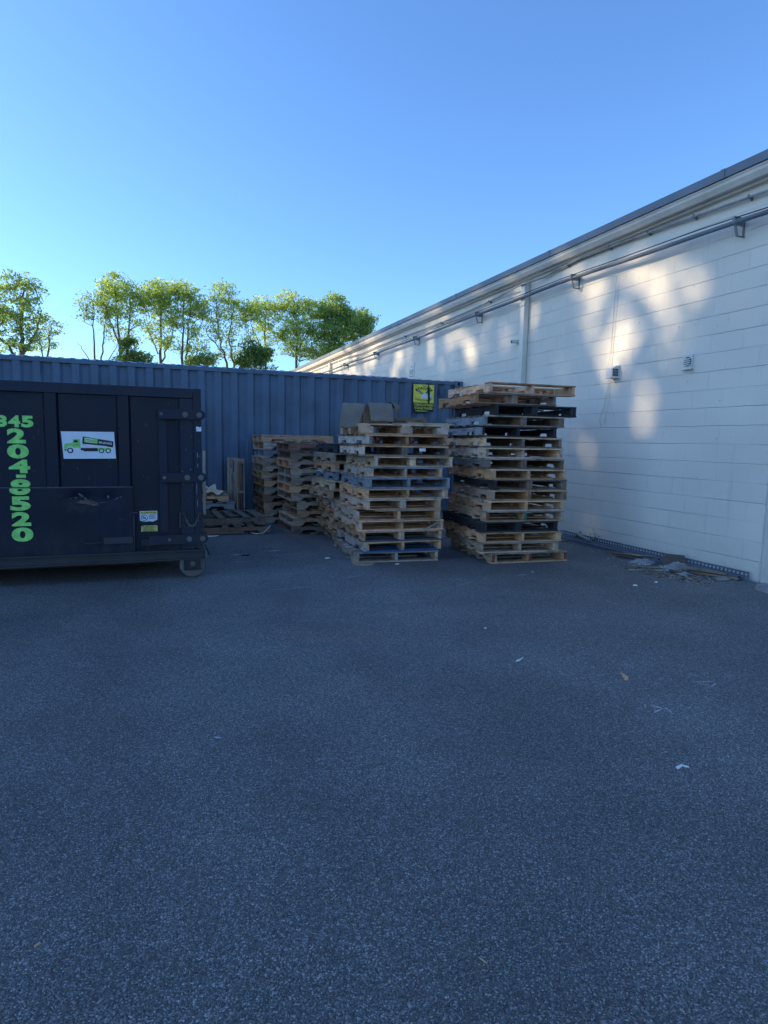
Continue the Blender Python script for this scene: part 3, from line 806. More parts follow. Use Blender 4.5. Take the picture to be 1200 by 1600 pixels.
# caution stickers
mb = MB(); poly(mb, [(-.098, .580), (-.075, .572), (-.04, .568), (-.01, .572), (.02, .566), (.062, .585), (.062, .672), (-.098, .672)], DY + .0265, .002); cs = dpart(mb, 'caution_sticker', SIGNW)
mb = MB(); poly(mb, [(-.092, .644), (.056, .644), (.056, .669), (-.092, .669)], DY + .025, .001); q = mb.build('yellow_band', YEL, cs, fix=False)
mb = MB(); put_text(mb, 'CAUTION', -.062, .050, .647, .666, DY + .0235, .03)
mb.prism([(-.083, .648), (-.068, .648), (-.0755, .665)], 1, DY + .0235, DY + .0245)
o_ = disc(-.056, .607, .030, 24); i_ = disc(-.056, .607, .026, 24)
for k in range(24): mb.face([(o_[k][0], DY + .0245, o_[k][1]), (o_[(k + 1) % 24][0], DY + .0245, o_[(k + 1) % 24][1]), (i_[(k + 1) % 24][0], DY + .0245, i_[(k + 1) % 24][1]), (i_[k][0], DY + .0245, i_[k][1])])
poly(mb, [(-.079, .627), (-.076, .630), (-.033, .587), (-.036, .584)], DY + .0235)
poly(mb, [(-.068, .598), (-.044, .602), (-.044, .609), (-.068, .613)], DY + .024)
for k in range(5): poly(mb, [(-.015, .635 - k * .010), (.05 - (k % 2) * .012, .635 - k * .010), (.05 - (k % 2) * .012, .638 - k * .010), (-.015, .638 - k * .010)], DY + .024)
q = mb.build('caution_print', SIGNK, cs, fix=False)
mb = MB(); poly(mb, [(-.090, .470), (.062, .470), (.062, .525), (.045, .531), (-.03, .528), (-.05, .532), (-.085, .526)], DY + .0265, .002); ys = dpart(mb, 'yellow_sticker', YEL2)
mb = MB()
for k in range(5): poly(mb, [(-.075 + (k % 2) * .01, .517 - k * .011), (.045 - (k % 3) * .012, .517 - k * .011), (.045 - (k % 3) * .012, .521 - k * .011), (-.075 + (k % 2) * .01, .521 - k * .011)], DY + .0250)
q = mb.build('sticker_print', SIGNK, ys, fix=False)
mb = MB(); poly(mb, [(.437, 1.452), (.485, 1.452), (.485, 1.497), (.475, 1.497), (.470, 1.485), (.462, 1.497), (.437, 1.497)], DY - .0105, .002); dpart(mb, 'reflector_tape', SIGNW)
# bare scraped metal, painted dent highlights and old paint drips on the side
mb = MB(); RD = random.Random(9)
def fleck(x, z, w_, h_, y):
    n = 6; mb.face([(x + w_ * math.cos(2 * PI * k / n) * RD.uniform(.5, 1), y, z + h_ * math.sin(2 * PI * k / n) * RD.uniform(.5, 1)) for k in range(n)])
for k in range(46): fleck(RD.uniform(-1.2, .28), RD.uniform(.95, 1.72), RD.uniform(.001, .004), RD.uniform(.001, .006), DY - .0005 if False else DY + .0285)
for x, z, w_, h_ in ((.445, 1.22, .004, .05), (.447, 1.12, .003, .03), (.380, 1.08, .004, .012), (.34, 1.27, .003, .01), (.39, 1.40, .002, .01), (.435, .90, .003, .09), (.44, .75, .003, .06), (.30, 1.06, .003, .01)): fleck(x, z, w_, h_, DY - .0090)
for k in range(30): fleck(RD.uniform(.29, .47), RD.uniform(.45, 1.75), RD.uniform(.001, .0035), RD.uniform(.001, .006), DY - .0095 if False else DY - .0092)
dpart(mb, 'paint_flecks', SIGNG, fix=False)
mb = MB()
for (x, z, w_, h_, a) in ((-.60, .835, .035, .012, -.6), (-.56, .80, .05, .008, -.75), (-.645, .815, .018, .006, .3), (-.50, .775, .05, .006, -.4), (-.37, .82, .012, .018, 0), (-.30, .80, .03, .006, .5), (-.42, .765, .04, .004, .1), (-.69, .805, .012, .005, .2), (-.26, .815, .008, .006, 0)):
    n = 9; mb.face([(x + w_ * math.cos(2 * PI * k / n) * math.cos(a) * RD.uniform(.7, 1) - h_ * math.sin(2 * PI * k / n) * math.sin(a), DY - .0118, z + w_ * math.cos(2 * PI * k / n) * math.sin(a) + h_ * math.sin(2 * PI * k / n) * math.cos(a) * RD.uniform(.7, 1)) for k in range(n)])
dpart(mb, 'dent_scuff_highlights', SCUFFGLINT, fix=False)
mb = MB(); mb.face([(-.645, DY - .0122, .765), (-.61, DY - .0122, .790), (-.56, DY - .0122, .788), (-.50, DY - .0122, .762), (-.45, DY - .0122, .742), (-.50, DY - .0122, .736), (-.56, DY - .0122, .752), (-.61, DY - .0122, .760)])
dpart(mb, 'rust_patch', RUSTP, fix=False)

# ------------------------------------------------------------------ pallets
TAN = (.86, .48, .25); PALE = (.92, .62, .37); GREY = (.62, .43, .29); BROWN = (.56, .29, .145)
DARK = (.050, .050, .055); BGREY = (.35, .37, .42); REDB = (.38, .18, .12); UMB = (.33, .22, .15)
LEADB = (.05, .16, .36)
PH = .1215
def jitc(c, rnd, a=.22):
    k = 1 + rnd.uniform(-a * 1.5, a); h = rnd.uniform(-.06, .06)
    if c[0] > .2:
        t = rnd.random() ** 2 * .65; gy = sum(c) / 3 * .85; c = tuple(x + (gy - x) * t for x in c)
    return (max(.01, c[0] * k * (1 + h)), max(.01, c[1] * k), max(.01, c[2] * k * (1 - h)))
def stringer_profile(L, rnd, notched=True, rough=0):
    """(y, z) side outline of a notched stringer, 89 mm deep"""
    z0, z1 = .0165, .1050
    y = -L / 2; P = [(y, z0)]
    if notched:
        for s in (-L / 2 + .16, L / 2 - .16 - .23):
            P += [(s, z0), (s + .012, z0 + .028), (s + .03, z0 + .038), (s + .20, z0 + .038), (s + .218, z0 + .028), (s + .23, z0)]
    P += [(L / 2, z0), (L / 2, z1)]
    n = 7
    for i in range(1, n): P.append((L / 2 - L * i / n, z1 - rnd.uniform(0, .003 + rough)))
    P.append((-L / 2, z1))
    return P
def pallet(label, W, L, tone, seed, loc, rz=0, group=None, rot=None, side=None, ends=None, top=7, bot=5, miss=0, notched=True, lead=None, botcol=None, block=False, name='pallet'):
    rnd = random.Random(seed)
    root = thing(name, label, 'pallet', loc, rz, group, rot)
    side = side or tone
    lw = .033
    if not block:
        for i, x in enumerate((-W / 2 + .006, -lw / 2, W / 2 - lw - .006)):
            mb = MB()
            c = jitc(side if i == 0 else tone, rnd, .15)
            sw = lw if rnd.random() < .8 else .038
            prof = stringer_profile(L - rnd.uniform(0, .012), rnd, notched, .006 if rnd.random() < .3 else 0)
            mb.prism(prof, 0, x, x + lw, c, rnd=rnd, grain=1)
            if rnd.random() < .35:      # doubled repair block at an end
                xx = x + lw + .001 if i == 0 else x - lw - .001
                mb.box(xx, xx + lw, -L / 2 + .01, -L / 2 + rnd.uniform(.12, .38), .018, .1035, jitc(tone, rnd), 1, rnd=rnd)
            if ends and i in ends:
                mb.box(x - .0008, x + lw + .0008, -L / 2 - .0015, -L / 2 + .004, .0185, .104, ends[i], 0, rnd=rnd)
            mb.build('stringer', WOOD, root)
    else:
        for i, x in enumerate((-W / 2, -.07, W / 2 - .14)):
            for j, y in enumerate((-L / 2, -.07, L / 2 - .14)):
                mb = MB(); a = rnd.uniform(-.01, .01)
                mb.box(x + a, x + .14 + a, y, y + .14, .0165, .088, jitc(tone, rnd, .2), 1, rnd=rnd, jit=.002)
                mb.build('block', WOOD, root)
        for x in (-W / 2, -.05, W / 2 - .1):
            mb = MB(); mb.box(x, x + .1, -L / 2 + .002, L / 2 - .002, .0885, .1045, jitc(tone, rnd), 1, rnd=rnd); mb.build('stringer_board', WOOD, root)
    def deck(nm, n, z, th, col, ends_w, first=None):
        mb = MB()
        wid = [ends_w] + [rnd.choice((.082, .09, .10)) for _ in range(n - 2)] + [ends_w]
        span = L - sum(wid); gap = span / (n - 1); y = -L / 2
        mis = set(rnd.sample(range(1, n - 1), min(miss, n - 2))) if miss and nm == 'top_deck' else set()
        for i in range(n):
            wd = wid[i]
            yy = y + (rnd.uniform(-.012, .012) if 0 < i < n - 1 else rnd.uniform(-.003, .004))
            c = jitc(col, rnd, .25)
            if i == 0 and first: c = first
            xl, xr = -W / 2 - rnd.uniform(-.004, .006), W / 2 + rnd.uniform(-.004, .006)
            if rnd.random() < .12 and i: xr -= rnd.uniform(.04, .35)
            elif rnd.random() < .06: xl += rnd.uniform(.03, .25)
            if i not in mis:
                A = Matrix.Translation((0, yy + wd / 2, 0)) @ Matrix.Rotation(rnd.gauss(0, .006), 4, 'Z')
                # a board with a slight sag and worn edge
                zs = rnd.uniform(-.0006, .0006)
                mb.box(xl, xr, -wd / 2, wd / 2, z + zs, z + th + zs, c, 0, M=A, rnd=rnd, jit=.0012)
            y += wd + gap
        return mb.build(nm, WOOD, root)
    deck('bottom_deck', bot, .0008, .0155, botcol or tone, .135)
    deck('top_deck', top, .1055, .0150, tone, .135, lead)
    return root

ORD = ['bottom', 'second', 'third', 'fourth', 'fifth', 'sixth', 'seventh', 'eighth', 'ninth', 'tenth', 'eleventh', 'twelfth', 'thirteenth', 'fourteenth', 'fifteenth', 'sixteenth', 'top']
LOOK = {TAN: 'tan wooden', PALE: 'pale wooden', GREY: 'grey weathered', BROWN: 'brown wooden', DARK: 'blackened dark', BGREY: 'blue grey', REDB: 'reddish brown', UMB: 'dark brown'}
def lab(i, n, tone, where, extra=''):
    o = 'bottom' if i == 0 else 'topmost' if i == n - 1 else ORD[i]
    if 0 < i < n - 1: return '%s pallet%s, %s from the ground in the %s' % (LOOK[tone], extra, o, where)
    return '%s pallet%s, %s of the %s' % (LOOK[tone], extra, o, where)

def stack(P0, ang, rows, L, where, group, seed):
    """rows: (shift along front, width, tone, opts)"""
    d = Vector((math.cos(ang), math.sin(ang), 0)); nrm = Vector((-math.sin(ang), math.cos(ang), 0))
    rnd = random.Random(seed); n = len(rows); z = 0
    for i, (s, W, tone, opt) in enumerate(rows):
        opt = dict(opt); dl = opt.pop('back', 0); extra = opt.pop('extra', ''); LL = opt.pop('L', L); tilt = opt.pop('tilt', 0); da = opt.pop('da', rnd.uniform(-.032, .032))
        c = Vector((P0[0], P0[1], 0)) + d * (s + W / 2) + nrm * (LL / 2 + dl)
        c.z = z
        pallet(lab(i, n, tone, where, extra), W, LL, tone, seed * 100 + i, c, group=group, rot=(tilt, rnd.uniform(-.0015, .0015), ang + da), **opt)
        z += PH + .0008
    return z

O = dict
# right front stack (seventeen)
rows2 = [(-.024, 1.00, TAN, O(ends={0: (.28, .09, .06), 1: (.28, .09, .06), 2: (.30, .09, .06)}, extra=' with red ends')),
         (-.124, 1.00, GREY, O(side=GREY, back=.0)), (-.137, 1.03, TAN, O()), (-.157, 1.00, DARK, O(extra='')), (-.099, 1.01, TAN, O(ends={0: (.30, .10, .07), 1: (.08, .20, .12)}, lead=(.34, .28, .21))),
         (-.073, .98, TAN, O(lead=PALE)), (-.023, .97, BROWN, O(side=TAN, lead=TAN)), (-.020, .95, UMB, O(side=DARK)), (-.080, .99, TAN, O(lead=PALE)),
         (-.124, 1.01, UMB, O(side=UMB, lead=GREY)), (-.137, 1.01, TAN, O(side=PALE, lead=PALE)), (-.157, 1.0, UMB, O(side=PALE, lead=TAN)), (-.207, .975, DARK, O(side=BGREY)),
         (-.158, 1.02, UMB, O(side=BGREY, lead=GREY)), (-.032, 1.04, DARK, O(da=.01, lead=DARK)), (-.267, 1.01, BROWN, O(top=5, miss=1)), (-.127, 1.10, TAN, O(side=TAN, lead=BROWN, miss=1, da=.02))]
zt2 = stack((3.70, 6.14), math.radians(-6), rows2, 1.25, 'tall right stack beside the block wall', 'pallets in the tall right stack', 2)
# centre front stack (thirteen)
rows1 = [(.010, 1.03, GREY, O(back=.0, L=1.24, da=-.05)), (.076, .97, TAN, O(side=TAN, lead=TAN, botcol=LEADB, extra=', blue boards')), (.074, .985, TAN, O(botcol=(.14, .17, .22))), (.027, 1.04, TAN, O(side=TAN)), (.018, 1.025, TAN, O(side=GREY, lead=GREY)),
         (.106, .92, TAN, O(side=TAN, lead=PALE)), (.097, 1.02, TAN, O(side=TAN, lead=GREY)), (.110, 1.035, BGREY, O(side=BGREY, lead=BGREY)), (.138, .91, TAN, O(side=PALE, lead=BGREY)),
         (.189, .97, PALE, O(side=PALE, lead=PALE)), (.074, 1.05, UMB, O(side=PALE, lead=TAN)), (.079, 1.0, BROWN, O(side=PALE, lead=TAN)), (.047, 1.06, TAN, O(block=True, lead=PALE, side=PALE, da=.0, L=1.0, extra=' on blocks'))]
zt1 = stack((2.17, 6.55), math.radians(-3), rows1, 1.20, 'centre front stack', 'pallets in the centre front stack', 1)
# stack behind the centre one, stepped to its left (eleven)
T3 = [GREY, TAN, TAN, TAN, PALE, TAN, PALE, BGREY, TAN, GREY, DARK]
sh3 = [.16, .10, .12, .06, .02, -.06, -.03, .03, .0, -.01, .03]
rows3 = [(sh3[i], .95, T3[i], O(side=T3[i])) for i in range(11)]
stack((2.28, 7.85), math.radians(1), rows3, 1.0, 'half hidden stack behind the centre stack', 'pallets in the half hidden middle stack', 3)
# two back stacks, their notched sides to the camera: build turned by 90 degrees
def side_stack(x0, y0, tones, L, W, where, group, seed, shifts, looks=None):
    rnd = random.Random(seed); n = len(tones); z = 0
    for i, t in enumerate(tones):
        # stringers run along X; local front end (-Y) points to -X
        c = Vector((x0 + L / 2 + shifts[i], y0 + W / 2 + rnd.uniform(-.02, .02), z))
        pallet(lab(i, n, t, where), W, L, t, seed * 100 + i, c, group=group, rot=(0, rnd.uniform(-.001, .001), -PI / 2 + rnd.uniform(-.02, .02)), side=t)
        z += PH + .0006
    return z
side_stack(1.74, 10.13, [GREY, TAN, TAN, BROWN, GREY, TAN, TAN, GREY, TAN, BGREY, TAN, TAN], 1.22, 1.03, 'back stack against the container', 'pallets in the back stack against the container', 4,
           [.03, .02, .0, .0, .02, .01, -.02, -.01, -.02, .01, .0, -.02])
side_stack(1.93, 8.88, [UMB, GREY, TAN, GREY, GREY, TAN, GREY, GREY, TAN, UMB, REDB], 1.20, 1.0, 'stack in front of the back one', 'pallets in the second row stack', 5,
           [.0, .03, .08, .10, .0, -.01, .0, .0, -.02, .0, -.02])
# low pallets lying by the dumpster
pallet('brown weathered pallet lying lowest beside the dumpster, strapping over its corner', 1.02, 1.30, UMB, 601, (1.02, 9.55, 0), rot=(0, 0, -PI / 2 - .02), side=(.26, .20, .15), group='loose pallets by the dumpster')
pallet('worn pallet with gapped deck boards lying on the lowest one by the dumpster', 1.0, 1.26, (.24, .19, .145), 602, (.96, 9.60, .123), rot=(0, 0, -PI / 2 + .03), miss=1, group='loose pallets by the dumpster')
pallet('dark pallet lying at the back by the container, under the loose cardboard', 1.0, 1.15, DARK, 603, (.66, 10.60, .0), rot=(0, 0, -PI / 2 + .05), miss=1, group='loose pallets by the dumpster')
pallet('dark worn pallet, second one at the back by the container', 1.0, 1.15, UMB, 604, (.70, 10.62, .123), rot=(0, 0, -PI / 2 - .04), miss=2, group='loose pallets by the dumpster')
pallet('blue grey pallet, third one at the back under the pale torn pallet', 1.0, 1.1, BGREY, 605, (.72, 10.60, .246), rot=(0, 0, -PI / 2 + .02), group='loose pallets by the dumpster')
pallet('pale tan pallet topmost by the container, with torn cardboard on it', 1.0, 1.05, TAN, 606, (.66, 10.62, .369), rot=(0, 0, -PI / 2), side=PALE, group='loose pallets by the dumpster')
# one pallet standing on its edge against the back stack
pallet('grey pallet standing on edge against the left side of the back stack', 1.06, 1.05, GREY, 610, (1.42, 10.62, .532), rot=(0, -PI / 2, .03), group='loose pallets by the dumpster')

# strap hanging from the lowest loose pallet
g = MB(); pts = [(1.66, 9.03, .125), (1.60, 8.99, .07), (1.54, 8.975, .02), (1.44, 8.96, .012), (1.36, 8.97, .03)]
g.tube(pts, .006, 5); tag(g.build('packing_strap', PAPER), 'white plastic packing strap dangling from the lowest loose pallet', 'packing strap')
g = MB(); g.box(.74, .78, 9.50, 9.52, .25, 1.20, (.62, .55, .42), 2, rnd=random.Random(3)); o = g.build('wooden_stake', WOOD)
tag(o, 'thin pale wooden stake standing upright behind the dumpster corner', 'wooden stake')

# bent sheets
def sheet(mb, fn, nu, nv, th=.004, mi=0):
    """thin closed sheet from fn(u, v) -> Vector"""
    P = [[fn(i / nu, j / nv) for i in range(nu + 1)] for j in range(nv + 1)]
    Nn = []
    for j in range(nv + 1):
        r_ = []
        for i in range(nu + 1):
            a = P[j][min(i + 1, nu)] - P[j][max(i - 1, 0)]; b = P[min(j + 1, nv)][i] - P[max(j - 1, 0)][i]
            n = a.cross(b); r_.append(n.normalized() if n.length > 1e-9 else Vector((0, 0, 1)))
        Nn.append(r_)
    A = [p for r_ in P for p in r_]; B = [P[j][i] + Nn[j][i] * th for j in range(nv + 1) for i in range(nu + 1)]
    w_ = nu + 1; fs = []; nA = len(A)
    for j in range(nv):
        for i in range(nu):
            q = (j * w_ + i, j * w_ + i + 1, (j + 1) * w_ + i + 1, (j + 1) * w_ + i)
            fs.append(q); fs.append(tuple(nA + k for k in reversed(q)))
    ring = [i for i in range(w_)] + [j * w_ + nu for j in range(1, nv + 1)] + [nv * w_ + i for i in range(nu - 1, -1, -1)] + [j * w_ for j in range(nv - 1, 0, -1)]
    for k in range(len(ring)):
        a, b = ring[k], ring[(k + 1) % len(ring)]
        fs.append((a, nA + a, nA + b, b))
    mb.grid(A + B, fs, mi=mi, smooth=True)
def drape(x_l0, x_r0, x_l1, x_r1, yb, yf, ztop, zbot, curl=.0, seed=0):
    """top lies back to front, then bends down over an edge"""
    def fn(u, v):
        if v < .45:
            t = v / .45; y = yb + (yf - yb) * t; z = ztop + .006 * math.sin(u * 7 + seed) * (1 - t) - .004 * t; x = x_l0 + .20 * (1 - t) * (1 - u) + (x_r0 - x_l0) * u
            return Vector((x, y, z))
        t = (v - .45) / .55
        x = (x_l0 + (x_l1 - x_l0) * t) + ((x_r0 - x_l0) + ((x_r1 - x_l1) - (x_r0 - x_l0)) * t) * u
        z = ztop - (ztop - zbot) * (t - .06 * math.sin(PI * t)) + .003 * math.sin(u * 9 + seed) * t
        y = yf - .012 * math.sin(PI * min(1, t * 1.4)) - .03 * t + .008 * math.sin(u * 4 + seed) * t
        return Vector((x, y, z))
    return fn
mb = MB(); sheet(mb, drape(2.07, 2.36, 2.025, 2.25, 7.35, 6.80, 1.822, 1.535, seed=1), 14, 24)
o = mb.build('grey_sheet', GREYC); tag(o, 'grey felt sheet draped over the left top corner of the centre front stack', 'grey sheet', 'grey sheets on the centre stack')
mb = MB(); sheet(mb, drape(2.365, 2.66, 2.40, 2.69, 7.35, 6.78, 1.834, 1.622, seed=3), 14, 24)
o = mb.build('grey_sheet', GREYC); tag(o, 'second grey sheet bent down beside the rolled one on the centre front stack', 'grey sheet', 'grey sheets on the centre stack')
mb = MB()
def cone(u, v):
    r = .035 + .055 * (1 - v); a = -2.2 + 4.2 * u
    ax = Vector((2.70, 6.84, 1.72)).lerp(Vector((2.93, 7.25, 1.80)), v)
    ax2 = Vector((2.675 + .23 * v, 6.84 + .3 * v, 1.745 + .075 * v))
    rr = .092 * (1 - v) + .012
    return ax2 + Vector((math.sin(a) * rr * .6 + (.22 * v) * 0, -math.cos(a) * rr * .5, math.cos(a + .6) * rr))
sheet(mb, cone, 20, 12)
o = mb.build('grey_sheet', GREYC); tag(o, 'grey sheet curled into a cone pointing right on the centre front stack', 'grey sheet', 'grey sheets on the centre stack')
# a carton the sheets lie on
mb = MB(); mb.box(2.24, 2.34, 6.90, 7.25, zt1 + .001, 1.80); mb.box(2.345, 2.66, 6.88, 7.32, zt1 + .001, 1.823)
o = mb.build('cardboard_carton', CARD); tag(o, 'brown carton hidden beneath the grey sheets on the centre stack', 'carton')
# boards on the centre stack
RB = random.Random(77)
def board(label, c, l, w_, t, rot, col, name='loose_board', group=None):
    mb = MB(); mb.box(-l / 2, l / 2, -w_ / 2, w_ / 2, 0, t, col, 0, rnd=RB, jit=.003)
    o = mb.build(name, WOOD); o.location = c; o.rotation_euler = rot
    return tag(o, label, 'board', group)
zt = zt1
board('thick brown timber offcut lying on the centre front stack below the yellow sign', (3.03, 7.15, zt + .025), .46, .12, .075, (0, 0, -.12), (.30, .22, .15), 'timber_offcut', 'boards lying on the centre stack')
board('pale split board lying flat at the right front of the centre stack', (3.10, 6.62, zt + .001), .56, .09, .022, (0, .0, -.17), (.52, .44, .33), group='boards lying on the centre stack')
board('second pale board lying across the centre stack behind the split one', (3.0, 6.86, zt + .001), .62, .10, .024, (0, 0, -.10), (.44, .34, .24), group='boards lying on the centre stack')
board('short dark block lying beside the grey sheets on the centre stack', (2.80, 6.93, zt + .001), .16, .10, .05, (0, 0, .3), (.14, .10, .08), 'timber_block', 'boards lying on the centre stack')
board('splintered stick leaning inside the fourth pallet of the centre stack', (3.08, 6.50, .345 + .06), .26, .02, .012, (0, -.42, .0), (.48, .40, .30), 'splintered_stick')
# paper labels stuck on pallets
def label_(label, c, w_, h_, rz):
    mb = MB(); mb.box(-w_ / 2, w_ / 2, -.001, .001, 0, h_)
    o = mb.build('paper_label', PAPER); o.location = c; o.rotation_euler = (0, 0, rz); tag(o, label, 'paper label')
label_('white paper label in the opening of the eleventh pallet, centre stack', (2.93, 6.425 + .04, 1.285), .075, .035, -.15)

# torn cardboard on the low back pallet
mb = MB()
def torn(u, v):
    return Vector((.60 + .42 * u, 10.20 + .35 * v, .535 + .08 * math.sin(u * 5 + v * 3) * (.3 + u) * .9 + .05 * (1 - v) * math.sin(u * 3.1)))
sheet(mb, torn, 16, 8, .005)
def torn2(u, v):
    return Vector((.86 + .30 * u - .1 * v, 10.14 + .25 * v, .51 + .10 * v * math.sin(u * 3 + .5) + .03 * math.sin(u * 9)))
sheet(mb, torn2, 12, 8, .005)
o = mb.build('torn_cardboard', CARD2); tag(o, 'crumpled torn tan cardboard lying on the pale pallet behind the dumpster', 'cardboard')
# plastic bag scraps
def film(label, c, sx, sy, hh, seed, name='plastic_film', m=None):
    rnd = random.Random(seed); o1, o2 = rnd.uniform(0, 9), rnd.uniform(0, 9)
    mb = MB()
    def fn(u, v):
        a = 2 * PI * u; rr = v * (1 + .25 * math.sin(3 * a + o1) + .15 * math.sin(7 * a + o2))
        x = math.cos(a) * rr * sx; y = math.sin(a) * rr * sy
        z = hh * (1 - v) * (.6 + .6 * abs(mnoise.noise(Vector((x * 14 + o1, y * 14, o2))))) + .012 * abs(mnoise.noise(Vector((x * 30, y * 30, o1)))) + .003
        return Vector((x, y, z))
    sheet(mb, fn, 28, 8, .0012)
    o = mb.build(name, m or FILM, fix=False); o.location = c; return tag(o, label, 'plastic film', 'plastic scraps in the litter by the wall')
film('crumpled clear plastic film at the far end of the litter pile', (5.50, 5.66, .004), .17, .13, .07, 1)
film('crumpled clear plastic film standing up in the middle of the litter pile', (5.60, 5.28, .004), .20, .15, .10, 2)
film('small clear plastic scrap at the near front of the litter pile', (5.44, 5.00, .004), .07, .07, .05, 3)
film('flat clear plastic film lying between the racking beams and the apron', (5.72, 4.72, .004), .17, .07, .03, 4)
film('plastic wrap tuck on the sixth pallet of the half hidden stack', (2.15, 8.05, .97), .06, .10, .05, 5)

# racking uprights lying along the wall
def rack(label, x, y0, y1, z, w_=.08, h_=.055, rz=0, tilt=0):
    root = thing('racking_upright', label, 'racking upright', (x, y0, z), group='steel racking uprights along the wall', rot=(0, tilt, rz))
    L = y1 - y0
    mb = MB()
    # top face with slots: rails and rungs
    for a, b in ((-w_ / 2, -w_ / 2 + .012), (-.010, .010), (w_ / 2 - .012, w_ / 2)): mb.box(a, b, 0, L, h_ - .003, h_)
    n = int(L / .05)
    for k in range(n): mb.box(-w_ / 2 + .0121, w_ / 2 - .0121, k * .05, k * .05 + .022, h_ - .0032, h_ - .0004)
    mb.build('slotted_face', RACKM, root)
    mb = MB()
    for s in (-1, 1):
        xx = s * w_ / 2; a, b = min(xx, xx - s * .003), max(xx, xx - s * .003)
        mb.box(a, b, 0, L, h_ * .62, h_ - .0035); mb.box(a, b, 0, L, 0, h_ * .28)
        for k in range(n): mb.box(a + .0002, b - .0002, k * .05, k * .05 + .024, h_ * .28, h_ * .62)
    mb.build('side_flange', RACKM, root)
    return root
def angle_rail(label, x, y0, y1, h_=.10):
    root = thing('racking_upright', label, 'racking upright', (x, y0, 0), group='steel racking uprights along the wall')
    L = y1 - y0; n = int(L / .05); mb = MB()
    for a, b in ((0, .018), (.044, .056), (.082, h_)): mb.box(0, .003, 0, L, a, b)
    for k in range(n):
        for a, b in ((.018, .044), (.056, .082)): mb.box(.0002, .0028, k * .05, k * .05 + .022, a, b)
    mb.build('slotted_face', RACKM, root)
    mb = MB(); mb.box(.0031, .045, 0, L, 0, .004); mb.box(-.012, -.0001, 0, L, .0, .006); mb.build('base_flange', RACKM, root)
angle_rail('slotted blue grey steel rail standing on edge tight against the block wall foot', 5.865, 4.56, 7.75)
if False: rack('perforated blue grey racking upright lying tight against the foot of the block wall', 5.885, 4.56, 7.75, .0, .075, .085, 0)
rack('perforated racking upright lying flat next to the standing slotted rail', 5.805, 4.62, 7.60, .0, .07, .05, .004)
rack('outermost perforated racking upright lying farthest out from the block wall', 5.705, 5.05, 7.55, .0, .07, .045, .008)
board('grey slat laid across the racking uprights near the tall stack', (5.76, 7.12, .09), .55, .05, .015, (0, 0, 1.2), (.36, .33, .29))
board('flat tan plank on the asphalt beside the tall right stack', (5.45, 7.35, .002), .50, .16, .02, (0, 0, .1), (.26, .18, .12))

# litter at the wall
def scrap(name, label, c, pts, th, m, rot, cat, group=None, curl=0):
    mb = MB()
    mb.prism(pts, 2, 0, th)
    if curl: mb.v = [(x, y, z + curl * (x * x) + curl * .3 * y) for x, y, z in mb.v]
    o = mb.build(name, m); o.location = c; o.rotation_euler = rot; return tag(o, label, cat, group)
def rag(l, w_, seed, n=12):
    rnd = random.Random(seed); return [(l / 2 * math.cos(2 * PI * k / n) * rnd.uniform(.75, 1.1), w_ / 2 * math.sin(2 * PI * k / n) * rnd.uniform(.7, 1.15)) for k in range(n)]
G1 = 'cardboard and wood in the litter pile'
scrap('cardboard_piece', 'long curled brown cardboard strip at the far end of the litter pile', (5.58, 5.98, .03), rag(.62, .14, 1), .006, CARD, (.35, .02, 2.05), 'cardboard', G1, .25)
scrap('cardboard_piece', 'small reddish cardboard flap folded up between the plastic films', (5.68, 5.55, .04), rag(.16, .12, 2), .005, plain('red_brown_card', (.26, .12, .07), .8), (.5, .3, 1.0), 'cardboard', G1)
scrap('cardboard_piece', 'dark grey brown square of cardboard tilted up in the litter pile', (5.66, 5.36, .065), [(-.13, -.09), (.12, -.11), (.15, .07), (-.02, .12), (-.14, .08)], .006, plain('dark_card', (.11, .085, .07), .85), (.75, -.15, -.35), 'cardboard', G1)
def slat(label, c, l, w_, rz, col, ry=.0, t=.02, name='broken_slat'): return board(label, c, l, w_, t, (0, ry, rz), col, name, G1)
slat('long split slat on top of the near end of the litter pile', (5.63, 4.95, .05), .50, .07, -1.0, (.28, .21, .16), .05)
slat('second split slat lying under the long one at the near end', (5.70, 4.83, .012), .46, .05, -1.12, (.30, .20, .13))
slat('thin brown slat nearest the racking uprights in the litter', (5.82, 4.98, .012), .55, .035, -1.3, (.20, .13, .09))
slat('thin pale stick at the front of the litter pile', (5.33, 5.42, .012), .34, .02, -.55, (.46, .38, .28), .03, .012, 'thin_stick')
slat('short pale chip of wood left of the litter pile', (5.08, 5.35, .004), .14, .04, -.3, (.52, .42, .30), 0, .010, 'wood_chip')
slat('dark bent strip at the front of the litter pile', (5.42, 5.05, .01), .22, .03, -1.3, (.10, .075, .06), .1)
slat('pale slat chip between the plastic and the dark strip', (5.35, 5.22, .006), .24, .03, -.5, (.44, .36, .27), 0, .010, 'wood_chip')
slat('small tan chip lying in front of the litter pile', (5.07, 5.0, .003), .06, .03, .2, (.46, .36, .22), 0, .008, 'wood_chip')
# fine crumbs round the pile
mb = MB(); rc = random.Random(11)
for k in range(900):
    t = rc.random(); cx = 5.12 + .5 * rc.random() + rc.gauss(0, .06); cy = 5.15 + .28 * rc.gauss(0, 1)
    s_ = rc.uniform(.003, .012); a = rc.uniform(0, PI); cz = .001
    col = rc.choice([(.30, .22, .15), (.18, .12, .08), (.5, .48, .44), (.10, .08, .06), (.38, .30, .2)])
    Mx = Matrix.Translation((cx, cy, cz)) @ Matrix.Rotation(a, 4, 'Z')
    mb.box(-s_ * rc.uniform(.8, 2.4), s_, -s_ * .4, s_ * .4, 0, s_ * .5, col, M=Mx, rnd=rc)
tag(mb.build('litter_crumbs', WOOD, fix=False), 'fine wood chips and crumbs scattered round the litter pile', 'litter', kind='stuff')
